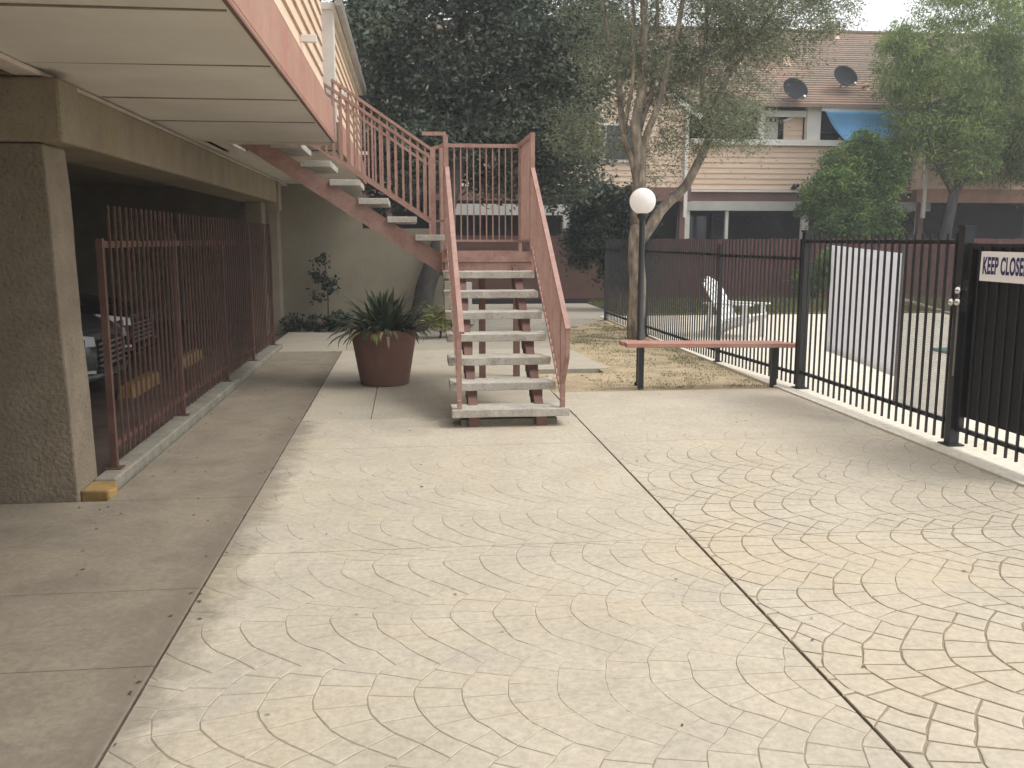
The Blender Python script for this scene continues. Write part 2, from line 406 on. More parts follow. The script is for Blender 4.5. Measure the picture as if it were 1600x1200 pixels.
# ------------------------------------------------------------------ THE GROUND
JX0, JX1, FX = -0.95, 1.46, 3.92      # the two long joints and the line of the pool fence
g = MB().box(-150, 150, -60, 240, -0.5, -0.11)
struct('ground', g, 'lawn')
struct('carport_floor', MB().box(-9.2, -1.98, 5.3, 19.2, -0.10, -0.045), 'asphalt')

def slab(name, x0, x1, y0, y1, m, ztop=0.0, kind=True, bev=0.006):
    return struct(name, MB().box(x0, x1, y0, y1, -0.1, ztop), m, bevel=bev)

J = 0.006
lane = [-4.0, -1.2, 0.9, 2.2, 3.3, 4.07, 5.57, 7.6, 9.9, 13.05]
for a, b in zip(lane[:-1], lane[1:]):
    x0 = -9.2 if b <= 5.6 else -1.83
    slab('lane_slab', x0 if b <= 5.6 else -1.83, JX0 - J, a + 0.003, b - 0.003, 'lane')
struct('seam_dirt', MB().box(JX0 - 0.03, JX0 + 0.03, -4, 13.05, -0.1, -0.007), 'seam')
struct('seam_dirt', MB().box(JX1 - 0.03, JX1 + 0.03, -4, 9.2, -0.1, -0.010), 'seam')
# plain slabs under and behind the stairs
slab('walk_slab', JX0 + J, -0.353, 7.966, 10.9, 'plain')
slab('walk_slab', -0.347, JX1 - J, 7.966, 10.9, 'plain')
struct('walk_slab', MB().poly([(JX0 + J, 10.906), (2.42, 10.906), (2.30, 13.044), (JX0 + J, 13.044)], -0.1, 0.0), 'plain', bevel=0.005)
struct('walkway', MB().poly([(-2.05, 13.05), (2.28, 13.05), (2.33, 15.3), (2.9, 16.3), (4.72, 19.1), (5.4, 22.4), (-2.05, 22.4)], -0.1, 0.0), 'walkway', bevel=0.005)
struct('dirt', MB().poly([(1.47, 9.2), (3.95, 9.2), (3.85, 19.0), (2.4, 19.0), (2.3, 10.6), (1.47, 10.6)], -0.1, -0.012), 'dirt')
# the pool side
struct('pool_deck', MB().box(4.02, 7.3, -4, 18.4, -0.1, 0.012), 'deck')
struct('pool_deck', MB().box(7.3, 22, 12.1, 18.4, -0.1, 0.012), 'deck')
struct('deck_kerb', MB().box(3.865, 4.015, -4, 18.4, -0.1, 0.015), 'deck', bevel=0.004)
struct('pool_coping', MB().box(7.3, 7.55, -4, 12.1, -0.08, 0.05).box(7.55, 18, 11.85, 12.1, -0.08, 0.05), 'teal')
struct('pool_water', MB().box(7.55, 18, -4, 11.85, -0.1, -0.03), 'water')
struct('lawn', MB().box(4.4, 24, 18.4, 23.2, -0.1, 0.03), 'lawn')

# stamped panels: base with arched courses of imprinted stones standing 6 mm proud of their joints
def nz(x, y, s, o=0.0): return noise.noise(Vector((x * s + o, y * s - o, o * 0.37)))
PY = 0.168; BW = 0.66; AMP = 0.178
def clip(poly, axis, val, keep_less):
    out = []
    for i in range(len(poly)):
        p, q = poly[i], poly[(i + 1) % len(poly)]
        pi = (p[axis] <= val) if keep_less else (p[axis] >= val); qi = (q[axis] <= val) if keep_less else (q[axis] >= val)
        if pi: out.append(p)
        if pi != qi:
            t = (val - p[axis]) / (q[axis] - p[axis])
            out.append((p[0] + t * (q[0] - p[0]), p[1] + t * (q[1] - p[1])))
    return out
def area(p): return 0.5 * sum(p[i][0] * p[(i + 1) % len(p)][1] - p[(i + 1) % len(p)][0] * p[i][1] for i in range(len(p)))
def gap(x, y):
    """half width of the imprinted joint: worn away in places, deeper towards the fence side"""
    n = 0.62 + 0.75 * nz(x, y, 0.75, 3.1) + 0.40 * nz(x, y, 3.1, 9.0)
    n = min(1, max(0, (n - 0.28) / 0.50))
    if x > JX1: return 0.00015 + 0.0042 * (0.15 + 0.85 * n) * min(1, max(0.0, (8.2 - y) / 2.4))
    return 0.00015 + 0.0026 * (0.10 + 0.80 * n) * min(1, max(0.0, (7.2 - y) / 2.6)) * (1 if y < 4.6 else .7)
def bulge(d): return AMP * (1 - abs(1 - 2 * d / BW) ** 2.0)      # how far an arc swings out at distance d from its band edge
HB = 0.5 * (1 - math.sqrt(1 - PY / 2 / AMP))                       # where neighbouring arcs of two bands cross (share of the band)
def wobble(xx, yy):
    return (xx + 0.045 * nz(xx, yy, 2.1, 1.7) + 0.020 * nz(xx, yy, 8, 2.7), yy + 0.055 * nz(xx, yy, 2.0, 8.2) + 0.020 * nz(xx, yy, 8, 6.1) + .02 * math.sin(xx * 4.3 + yy))
def arc(kk, t, y0, x0): return wobble(x0 + kk * PY - bulge(t * BW), y0 + BW * t)
def cell(k, b, j, ns, y0, x0):
    """one stone between two neighbouring arcs; joints fan out towards the bulge"""
    jt = lambda kk, jj: 0.22 * nz(kk * 3.7 + b * 1.3, jj * 2.9, 1.0, 5.5) if 0 < jj < ns else 0
    a0, a1 = (j + jt(k, j)) / ns, (j + 1 + jt(k, j + 1)) / ns
    S = 3
    q = lambda t: HB + (1 - 2 * HB) * t
    return [arc(k + 1, q(a0 + (a1 - a0) * i / S), y0, x0) for i in range(S + 1)] + [arc(k, a1 + (a0 - a1) * i / S, y0, x0) for i in range(S + 1)]
def diamond(k, y0, x0):
    """the stone left where the arcs of two bands cross"""
    yb = y0 - BW
    return [arc(k, 0, y0, x0), arc(k + 1, 1 - HB, yb, x0), arc(k + 1, 1 - HB / 2, yb, x0), arc(k + 1, 0, y0, x0), arc(k + 1, HB / 2, y0, x0), arc(k + 1, HB, y0, x0)]
cob = []
def stamped(x0, x1, y0, y1):
    deep = x0 > JX1
    base = struct('stamped_slab', MB().box(x0, x1, y0, y1, -0.1, -0.0045 if deep else -0.0026), 'groove' if deep else 'groove_pale')
    b0 = int(math.floor(y0 / BW)) - 1; b1 = int(math.ceil(y1 / BW)) + 1
    k0 = int(math.floor((x0 - 0.3) / PY)) - 1; k1 = int(math.ceil((x1 + 0.4) / PY)) + 1
    for b in range(b0, b1):
        off = 0.0
        for k in range(k0, k1):
            ns = 5 if (k + b) % 2 else 4
            for j in range(-1, ns):
                p = cell(k, b, j, ns, b * BW, off) if j >= 0 else diamond(k, b * BW, off)
                for ax, v, less in ((0, x0, False), (0, x1, True), (1, y0, False), (1, y1, True)):
                    if len(p) >= 3: p = clip(p, ax, v, less)
                if len(p) < 3: continue
                if area(p) < 0: p = p[::-1]
                if area(p) < 2e-4: continue
                cx = sum(q[0] for q in p) / len(p); cy = sum(q[1] for q in p) / len(p)
                cob.append((base, cx, cy, p))
YJ = [-0.5, 1.9, 4.50, 6.83]
for a, b in zip(YJ[:-1], YJ[1:]):
    stamped(JX0 + J, JX1 - J, a + 0.003, b - 0.003)
    stamped(JX1 + J, 3.86, a + 0.003, b - 0.003)
stamped(JX0 + J, JX1 - J, 6.833, 7.96)
stamped(JX1 + J, 3.86, 6.833, 9.19)
def cobble(mb, p):
    n = len(p); cx = sum(q[0] for q in p) / n; cy = sum(q[1] for q in p) / n
    def ins(q, g_):
        dx, dy = cx - q[0], cy - q[1]; d = math.hypot(dx, dy) or 1; g_ = min(g_, d * 0.4)
        return (q[0] + dx / d * g_, q[1] + dy / d * min(g_ * 1.9, d * .45))
    gs = [gap(*q) for q in p]
    lo = [ins(q, g_) for q, g_ in zip(p, gs)]; hi = [ins(q, g_ * 1.6 + 0.0006) for q, g_ in zip(p, gs)]
    zt = [-min(0.0012, g_ * 0.5) for g_ in gs]
    o = len(mb.v)
    mb.v += [(x, y, -0.0065) for x, y in lo] + [(x, y, -0.0002 - z_ * -1.0) if False else (x, y, -0.0004 + z_) for (x, y), z_ in zip(lo, zt)] + [(x, y, 0.0) for x, y in hi]
    for i in range(n):
        j = (i + 1) % n
        mb.f.append((o + i, o + j, o + n + j, o + n + i)); mb.f.append((o + n + i, o + n + j, o + 2 * n + j, o + 2 * n + i))
    mb.f.append(tuple(o + 2 * n + i for i in range(n)))
def visible(cx, cy):
    a = math.atan2(cx, cy) - R(6.42)
    return cy > 2.35 and abs(math.tan(a)) < 0.60
order = sorted(cob, key=lambda c: (0 if visible(c[1], c[2]) else 1, c[2] + 0.3 * abs(c[1] - 0.5)))
rest = {}
for i, (base, cx, cy, p) in enumerate(order):
    if i < 295:
        mb = MB(); cobble(mb, p); obj('cobble', mb, 'stamped', base)
    else:
        cobble(rest.setdefault(base.name, (base, MB()))[1], p)
for base, mb in rest.values():
    obj('cobbles', mb, 'stamped', base, kind='stuff')

# ------------------------------------------------------------------ THE BUILDING OVER THE CARPORT (left)
left = thing('apartment_building', 'peach sided apartment building with salmon fascia over the carport', 'building', (-5, 6, 0))
obj('upper_wall', MB().box(-9.2, -0.80, -16, 9.36, 2.83, 6.4).box(-9.2, -1.95, 9.36, 10.52, 2.83, 6.4), 'siding', left)
obj('upper_wall', MB().box(-9.2, -0.80, 10.52, 16.4, 2.83, 4.0), 'siding', left)
obj('floor_slab', MB().box(-9.2, -0.75, -16, 9.36, 2.53, 2.83).box(-9.2, -1.95, 9.36, 10.52, 2.53, 2.83).box(-9.2, -0.75, 10.52, 16.3, 2.53, 2.83), 'wall_dark', left)
obj('roof', MB().box(-9.6, -0.55, -16.4, 9.6, 6.4, 6.6), 'shingle', left)
# siding boards
def siding(parent, p0, p1, z0, z1, step, out, t=0.018, gapz=0.0):
    """lapped boards on the wall from p0 to p1 (world xy), out = outward unit normal"""
    n = int((z1 - z0) / step + 0.5)
    for i in range(n):
        a = z0 + i * step; b = min(a + step, z1)
        ox, oy = out
        mb = MB()
        q = lambda p, z, d: (p[0] + ox * d, p[1] + oy * d, z)
        mb.hexa([q(p0, a + 0.001, 0.003), q(p1, a + 0.001, 0.003), q(p1, a + 0.001, t + 0.008), q(p0, a + 0.001, t + 0.008),
                 q(p0, b - 0.001, 0.003), q(p1, b - 0.001, 0.003), q(p1, b - 0.001, 0.006), q(p0, b - 0.001, 0.006)] if (p1[0] - p0[0]) * oy - (p1[1] - p0[1]) * ox < 0 else
                [q(p1, a + 0.001, 0.003), q(p0, a + 0.001, 0.003), q(p0, a + 0.001, t + 0.008), q(p1, a + 0.001, t + 0.008),
                 q(p1, b - 0.001, 0.003), q(p0, b - 0.001, 0.003), q(p0, b - 0.001, 0.006), q(p1, b - 0.001, 0.006)])
        obj('siding_board', mb, 'siding', parent)
siding(left, (-0.80, -6.0), (-0.80, 9.34), 2.83, 5.35, 0.14, (1, 0))
siding(left, (-0.80, 10.56), (-0.80, 16.36), 2.83, 4.0, 0.13, (1, 0))
obj('corner_board', MB().box(-0.95, -0.76, 10.505, 10.56, 2.62, 4.0).box(-0.80, -0.755, 10.56, 10.62, 2.62, 4.0), 'white', left)
obj('parapet_cap', MB().box(-1.1, -0.73, 10.49, 16.45, 4.0, 4.07), 'white', left)
obj('gutter', MB().box(-0.72, -0.66, 10.4, 16.5, 4.02, 4.12), 'galv', left)
obj('fascia_board', MB().box(-0.742, -0.70, -16, 9.40, 2.5265, 2.83).box(-0.7195, -0.70, -16, 9.40, 2.505, 2.526), 'salmon', left, bevel=0.006)
obj('fascia_board', MB().box(-0.75, -0.70, 10.52, 16.35, 2.50, 2.83), 'salmon', left, bevel=0.006)
obj('drip_edge', MB().box(-0.720, -0.700, -4.2, 9.40, 2.494, 2.5045), 'brown_band', left)
obj('fascia_board', MB().box(-1.95, -1.90, 9.41, 10.51, 2.50, 2.83), 'salmon', left)
for y, z, e in ((7.36, 3.03, -.66), (10.57, 3.10, -.62), (15.9, 2.96, -.62)):
    obj('outlooker', MB().box(-0.775, e, y, y + 0.05, z, z + 0.055), 'white', left, bevel=0.004)
# soffit panels with their seams
seams = [-4.2, -2.0, -0.76, 0.46, 1.68, 2.90, 4.12, 5.37, 6.62, 7.84, 9.38]
for i, (a, b) in enumerate(zip(seams[:-1], seams[1:])):
    s = 0.007 * math.sin(i * 2.3)
    mb = MB().hexa([(-2.17, a + .013, 2.503 + s), (-0.722, a + .013, 2.503), (-0.722, b - .004, 2.499), (-2.17, b - .004, 2.497 - s),
                    (-2.17, a + .013, 2.522), (-0.722, a + .013, 2.5225), (-0.722, b - .004, 2.5225), (-2.17, b - .004, 2.522)])
    obj('soffit_panel', mb, 'soffit', left)
obj('soffit_panel', MB().box(-2.17, -1.74, 9.386, 12.9, 2.500, 2.522), 'soffit', left)
obj('soffit_panel', MB().box(-2.17, -1.74, 12.91, 16.3, 2.500, 2.522), 'soffit', left)
obj('soffit_panel', MB().box(-1.735, -0.76, 10.56, 16.3, 2.500, 2.522), 'soffit', left)
obj('soffit_trim', MB().box(-2.168, -2.03, -4.2, 16.3, 2.461, 2.489), 'soffit_trim', left, bevel=0.004)
obj('end_trim', MB().box(-1.74, -0.76, 9.375, 9.41, 2.47, 2.535), 'soffit_trim', left)
# ceiling and walls round the carport
for y in seams[1:-1]:
    obj('seam_shade_strip', MB().box(-2.02, -0.735, y - .004, y + .012, 2.4905 + .002 * math.sin(y * 5), 2.53), 'joint', left)  # dark strip added to draw the shade line at each panel seam
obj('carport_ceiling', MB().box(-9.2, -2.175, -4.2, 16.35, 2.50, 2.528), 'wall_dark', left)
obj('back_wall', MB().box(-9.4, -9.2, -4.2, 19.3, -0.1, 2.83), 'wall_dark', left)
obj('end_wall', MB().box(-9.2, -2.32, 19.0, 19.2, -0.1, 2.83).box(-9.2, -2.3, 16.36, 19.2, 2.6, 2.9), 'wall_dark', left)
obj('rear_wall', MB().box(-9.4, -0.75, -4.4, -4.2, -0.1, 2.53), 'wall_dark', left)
obj('passage_wall', MB().box(-2.32, -0.79, 16.42, 16.6, -0.1, 2.53).box(-0.789, 0.62, 16.42, 16.6, -0.1, 1.75), 'wall_beige', left)
obj('wall_corner', MB().box(-2.32, -2.18, 16.0, 16.415, -0.1, 2.5), 'wall_dark', left)
obj('wall_base', MB().box(-2.17, 0.3, 16.36, 16.417, 0.0, 0.13), 'brown_band', left)
obj('stair_wall', MB().box(0.64, 1.00, 16.38, 16.62, -0.1, 0.82), 'wall_cream', left)
obj('end_post', MB().box(1.01, 1.12, 16.34, 16.62, -0.1, 0.80), 'white', left)

# concrete frame of the carport
beam = tag(obj('concrete_beam', MB().box(-2.5, -2.0, 5.905, 14.75, 2.12, 2.455), 'beam', bevel=0.02, base=(-2.2, 8, 2.1)),
           'long stained concrete beam running back above the red carport fence', 'beam')
tag(obj('cross_beam', MB().box(-9.0, -1.93, 5.585, 5.90, 2.10, 2.455).box(-9.0, -2.175, 5.60, 5.90, 2.456, 2.497), 'beam', bevel=0.02, base=(-3, 5.5, 2.1)),
    'yellowish stained concrete cross beam on top of the near column', 'beam')
tag(obj('beam_bracket', MB().box(-2.55, -1.97, 14.755, 15.05, 2.0, 2.45), 'beam', bevel=0.015, base=(-2.2, 14.9, 2.0)),
    'concrete block closing the far end of the long carport beam', 'beam end')
def column(x0, x1, y0, y1, z1, label, taper=0.0):
    mb = MB(); n = 10
    for i in range(n + 1):
        z = -0.1 + (z1 + 0.1) * i / n
        dx = 0.008 * nz(z, x0, 3, 2.0); t = taper * i / n
        for (x, y) in ((x0, y0), (x1 + dx - t, y0), (x1 + dx * 1.5 - t, y1), (x0, y1)):
            mb.v.append((x, y, z))
    for i in range(n):
        for k in range(4):
            a = i * 4 + k; b = i * 4 + (k + 1) % 4
            mb.f.append((a, b, b + 4, a + 4))
    mb.f.append((n * 4, n * 4 + 1, n * 4 + 2, n * 4 + 3))
    o = obj('concrete_column', mb, 'column', bevel=0.012, base=((x0 + x1) / 2, (y0 + y1) / 2, 0))
    return tag(o, label, 'column', 'concrete columns of the carport')
column(-2.85, -2.00, 5.61, 5.97, 2.095, 'broad near concrete column with rough pale edge beside yellow kerb end', 0.045)
column(-2.42, -2.17, 14.3, 14.65, 2.12, 'thin far concrete column behind the red fence end')

# kerb under the red fence, yellow end
k = thing('kerb', 'low concrete kerb with worn yellow end under the red carport fence', 'kerb', (-1.95, 9, 0))
obj('kerb_stone', MB().poly([(-1.995, 5.865), (-1.86, 5.865), (-1.83, 13.5), (-2.06, 13.5)], -0.1, 0.062), 'kerb', k, bevel=0.012)
obj('yellow_end', MB().poly([(-2.0, 5.64), (-1.83, 5.62), (-1.80, 5.70), (-1.85, 5.86), (-2.0, 5.86)], -0.1, 0.050), 'yellow', k, bevel=0.012, label='worn yellow painted kerb end')

# red picket fence along the carport
fn = thing('picket_fence', 'dark red metal picket fence standing on the carport kerb', 'fence', (-1.93, 9, 0.08))
def pk(x, y, z0, z1, t, me_cache={}, m='oxblood'):
    key = (round(z1 - z0, 3), t, m)
    if key not in me_cache:
        h = z1 - z0
        me_cache[key] = MB().box(-t / 2, t / 2, -t / 2, t / 2, 0, h).mesh('picket', m)
    return me_cache[key]
posts_y = [6.14, 8.0, 9.95, 11.65, 13.4]
for y in posts_y:
    x = -1.945
    o = obj('post', MB().box(x - .02, x + .02, y - .02, y + .02, 0.06, 1.60 if y != 6.14 else 1.56).box(x - .05, x + .05, y - .05, y + .05, 0.06, 0.070), 'oxblood', fn)
obj('rail', MB().box(-1.96, -1.93, 6.17, 13.37, 1.50, 1.545), 'oxblood', fn)
obj('rail', MB().box(-1.96, -1.93, 6.17, 13.37, 0.20, 0.235), 'oxblood', fn)
y = 6.14 + 0.125
while y < 13.35:
    if min(abs(y - p) for p in posts_y) > 0.05:
        o = piece('picket', pk(0, 0, 0.12, 1.77, 0.0125), fn, (-1.922, y, 0.12))
        o.rotation_euler = (R(random.uniform(-0.4, 0.4)), 0, 0)
    y += 0.125

# wheel stops
for i, (yc, lab) in enumerate(((10.1, 'worn yellow wheel stop in front of the silver car'), (12.3, 'worn yellow wheel stop in front of the dark far car'))):
    mb = MB(); x = -2.88
    mb.hexa([(x - .09, yc - .55, -.045), (x + .09, yc - .55, -.045), (x + .09, yc + .55, -.045), (x - .09, yc + .55, -.045),
             (x - .06, yc - .52, .085), (x + .05, yc - .52, .085), (x + .05, yc + .52, .085), (x - .06, yc + .52, .085)])
    tag(obj('wheel_stop', mb, 'yellow', bevel=0.01, base=(x, yc, -0.045)), lab, 'wheel stop', 'yellow wheel stops in the carport')

# cars nose-on to the fence
def car(nx, yc, paint, label):
    """nose at x = nx pointing +X; z0 is the carport floor"""
    z0 = -0.045
    t = thing('parked_car', label, 'car', (nx - 2.2, yc, z0), 'cars parked in the carport')
    st = [(-4.55, .62, .34, .86), (-4.45, .78, .24, .96), (-4.0, .86, .20, 1.02), (-3.2, .90, .18, .98), (-2.2, .91, .18, .95), (-1.4, .91, .18, .93),
          (-1.0, .90, .19, .90), (-0.5, .87, .20, .82), (-0.2, .80, .20, .74), (-0.05, .66, .22, .66), (0.0, .52, .30, .58)]
    mb = MB(); n = 12
    for x, w_, zb, zt in st:
        zm = zb + (zt - zb) * 0.55
        ring = [(-w_ * .80, zb), (w_ * .80, zb), (w_ * .97, zb + .08), (w_, zm), (w_ * .985, zm + (zt - zm) * .45), (w_ * .90, zt - .035), (w_ * .70, zt), (0, zt + .02),
                (-w_ * .70, zt), (-w_ * .90, zt - .035), (-w_ * .985, zm + (zt - zm) * .45), (-w_, zm)]
        ring = ring + [(-w_ * .97, zb + .08)]
        for yy, zz in ring: mb.v.append((nx + x, yc + yy, z0 + zz))
    n = 13
    for i in range(len(st) - 1):
        for k_ in range(n):
            a = i * n + k_; b = i * n + (k_ + 1) % n
            mb.f.append((a, b, b + n, a + n))
    mb.f.append(tuple(range(n - 1, -1, -1))); mb.f.append(tuple((len(st) - 1) * n + q for q in range(n)))
    obj('body', mb, paint, t, smooth=True)
    gl = MB()
    for x, w_, z in ((-4.1, .74, .99), (-3.2, .60, 1.36), (-2.0, .61, 1.40), (-1.05, .76, .92)):
        for yy, zz in ((-w_ - .06, .93), (w_ + .06, .93), (w_, z), (-w_, z)):
            gl.v.append((nx + x, yc + yy, z0 + (zz if zz == z else min(.93, z))))
    for i in range(3):
        for k_ in range(4):
            a = i * 4 + k_; b = i * 4 + (k_ + 1) % 4; gl.f.append((a, b, b + 4, a + 4))
    gl.f.append((3, 2, 1, 0)); gl.f.append((12, 13, 14, 15))
    obj('windows', gl, 'glass', t)
    obj('roof', MB().hexa([(nx - 3.25, yc - .60, z0 + 1.35), (nx - 1.95, yc - .61, z0 + 1.39), (nx - 1.95, yc + .61, z0 + 1.39), (nx - 3.25, yc + .60, z0 + 1.35),
                           (nx - 3.2, yc - .54, z0 + 1.41), (nx - 2.0, yc - .55, z0 + 1.44), (nx - 2.0, yc + .55, z0 + 1.44), (nx - 3.2, yc + .54, z0 + 1.41)]), paint, t, bevel=0.02)
    for sx in (-0.85, -3.6):
        for sy in (-1, 1):
            wv = MB(); prof = [(.0, -.1), (.30, -.1), (.33, -.07), (.33, .07), (.30, .1), (.0, .1)]
            nn_ = 24
            for r_, h_ in prof:
                for q in range(nn_):
                    a = 2 * math.pi * q / nn_; wv.v.append((nx + sx + r_ * math.cos(a), yc + sy * .82 + h_, z0 + .33 + r_ * math.sin(a)))
            for i in range(len(prof) - 1):
                for q in range(nn_):
                    a = i * nn_ + q; b = i * nn_ + (q + 1) % nn_; wv.f.append((a, a + nn_, b + nn_, b))
            wh = obj('wheel', wv, 'tire', t)
            rv = MB()
            for r_, h_ in ((.0, .105), (.20, .108), (.22, .10)):
                for q in range(nn_):
                    a = 2 * math.pi * q / nn_; rv.v.append((nx + sx + r_ * math.cos(a), yc + sy * (.82 + h_), z0 + .33 + r_ * math.sin(a)))
            for i in range(2):
                for q in range(nn_):
                    a = i * nn_ + q; b = i * nn_ + (q + 1) % nn_; rv.f.append((a, b, b + nn_, a + nn_))
            obj('rim', rv, 'galv', wh)
    for sy in (-1, 1):
        hb = MB().hexa([(nx - .34, yc + sy * .82, z0 + .57), (nx - .02, yc + sy * .50, z0 + .55), (nx - .0, yc + sy * .47, z0 + .64), (nx - .34, yc + sy * .79, z0 + .72),
                        (nx - .26, yc + sy * .90, z0 + .57), (nx + .03, yc + sy * .52, z0 + .55), (nx + .01, yc + sy * .50, z0 + .645), (nx - .28, yc + sy * .86, z0 + .72)])
        obj('headlight', hb, 'lens', t, bevel=0.008)
        obj('lamp_trim', MB().beam((nx - .24, yc + sy * .88, z0 + .32), (nx + .02, yc + sy * .56, z0 + .30), .03, .03), 'chrome', t)
    obj('grille', MB().box(nx - .06, nx + .012, yc - .40, yc + .40, z0 + .30, z0 + .60), 'tire', t)
    for i in range(5):
        z = z0 + .33 + i * .055
        obj('grille_bar', MB().box(nx + .01, nx + .03, yc - .40, yc + .40, z, z + .016), 'galv', t)
    obj('bumper', MB().tube([(nx - .5, yc - .89, z0 + .25), (nx - .1, yc - .72, z0 + .24), (nx + .03, yc - .4, z0 + .24), (nx + .05, yc, z0 + .24), (nx + .03, yc + .4, z0 + .24), (nx - .1, yc + .72, z0 + .24), (nx - .5, yc + .89, z0 + .25)], .045, 8), paint, t, smooth=True)
car(-3.12, 9.95, 'car_silver', 'silver car with ribbed grille parked nearest behind the red fence')
car(-3.45, 12.3, 'car_dark', 'dark car parked beyond the silver car in the carport')

tag(obj('drain_cover', MB().lathe([(0, .010), (.085, .010), (.1, .004), (.1, -.01)], (-1.93, 4.02, 0), 28), 'galv', base=(-1.93, 4.02, 0)),
    'round metal drain cover set in the left lane concrete', 'drain cover')

# ------------------------------------------------------------------ THE STAIRCASE
S = thing('staircase', 'salmon metal stairs with pale concrete treads turning left at a landing', 'staircase', (0.8, 8.5, 0))
RISE, RUN, Z0, Y0 = 0.181, 0.28, 0.155, 7.47
for i in range(7):
    x0, x1 = (0.34, 1.33) if i == 0 else (0.34, 1.255)
    z = Z0 + RISE * i; y = Y0 + RUN * i
    mb = MB(); n = 8
    top = []; 
    for q in range(n + 1):           # slightly chipped, uneven front edge
        x = x0 + (x1 - x0) * q / n; d = 0.006 * nz(x, z, 9, 4.4)
        mb.v += [(x, y + d, z - .068 + 0.5 * d), (x, y + d * .6, z + 0.003 * nz(x, y, 7)), (x, y + .295, z + .001), (x, y + .295, z - .068)]
    for q in range(n):
        for k_ in range(4):
            a = q * 4 + k_; b = q * 4 + (k_ + 1) % 4; mb.f.append((a, a + 4, b + 4, b))
    mb.f.append((0, 1, 2, 3)); mb.f.append((n * 4 + 3, n * 4 + 2, n * 4 + 1, n * 4))
    obj('tread', mb, 'tread', S, bevel=0.006)
ZL = Z0 + RISE * 7            # landing surface 1.42
YL, YB = 9.45, 10.42
XL, XR = 0.37, 1.26
obj('landing', MB().box(XL - .02, XR + .01, YL, YB, ZL - .07, ZL), 'tread', S, bevel=0.006)
obj('landing_frame', MB().box(XL - .03, XR + .02, YL - .035, YL - .004, ZL - .095, ZL + .012).box(XL - .03, XL - .005, YL, YB, ZL - .24, ZL - .072)
    .box(XR - .005, XR + .02, YL, YB, ZL - .24, ZL - .072).box(XL, XR, YB, YB + .03, ZL - .24, ZL + .01), 'salmon_metal', S)
obj('landing_frame', MB().box(XL, XR - .01, YL - .02, YL + .02, ZL - .25, ZL - .10), 'salmon_metal', S)
# stringers below the treads
for x in (0.53, 1.10):
    mb = MB()
    a = Vector((x, Y0 + .16, 0.02)); b = Vector((x, YL + .02, ZL - .20))
    mb.beam(a, b, .075, .17)
    for i in range(7):
        z = Z0 + RISE * i; y = Y0 + RUN * i
        mb.box(x - .045, x + .045, y + .05, y + .26, z - .16, z - .069)
    obj('stringer', mb, 'brown_band', S)
obj('footing', MB().box(.42, 1.24, Y0 + .10, Y0 + .34, -0.02, 0.055), 'kerb', S, bevel=.006)
for x, y in ((0.82, 10.3), (1.22, 10.38)):
    obj('support_post', MB().box(x - .035, x + .035, y - .035, y + .035, 0, ZL - .25), 'brown_band', S)
# second flight, rising to the left
for i in range(1, 8):
    z = ZL + RISE * i; x1 = 0.375 - RUN * (i - 1); x0 = x1 - .30
    obj('tread', MB().box(x0, x1, YL + .0, YB - .02, z - .06, z), 'tread', S, bevel=0.006)
sA = (0.40, 1.285); sB = (-1.72, 2.50 + .06)
for yy in (YL + .10, YB - .12):
    mb = MB()
    p0 = (0.38, ZL - .24); p1 = (0.38, ZL - .04); q0 = (-1.80, ZL - .04 + 2.18 * RISE / RUN); q1 = (-1.70, ZL - .24 + 2.08 * RISE / RUN)
    P4 = [p0, p1, q0, q1]
    for s_ in (-.02, .02):
        mb.v += [(px_, yy + s_, pz_) for px_, pz_ in P4]
    mb.f += [(3, 2, 1, 0), (4, 5, 6, 7), (0, 1, 5, 4), (1, 2, 6, 5), (2, 3, 7, 6), (3, 0, 4, 7)]
    obj('stringer', mb, 'salmon_metal' if yy < 10 else 'brown_band', S)  # far stringer browner: its shade is put into the colour
# railings of the first flight
sl = RISE / RUN
def rail1(x, side):
    ya, yb = 7.10 if side < 0 else 7.28, 9.45
    za, zb = 0.835, 2.27
    obj('handrail', MB().beam((x, ya, za), (x, yb, zb), .042, .022), 'salmon_metal', S)
    lo = lambda y: Z0 + (y - Y0) * sl + 0.02
    hi = lambda y: za + (zb - za) * (y - ya) / (yb - ya)
    obj('bottom_rail', MB().beam((x, 7.50, lo(7.50) + .02), (x, 9.44, lo(9.44) + .02), .025, .03), 'salmon_metal', S)
    y = 7.66
    me_i = 0
    while y < 9.41:
        obj('picket', MB().box(x - .007, x + .007, y - .008, y + .008, lo(y) + .03, hi(y) - .01), 'salmon_metal', S); y += .086
    zb0 = Z0
    obj('post', MB().box(x - .02, x + .02, 7.50, 7.54, zb0, hi(7.52) - .01), 'salmon_metal', S)
rail1(0.405, -1)
rail1(1.275, 1)
obj('rail_return', MB().beam((1.275, 7.285, .83), (1.275, 7.30, .60), .035, .02, (0, 1, 0)).beam((1.275, 7.30, .61), (1.275, 7.51, .36), .035, .02), 'salmon_metal', S)
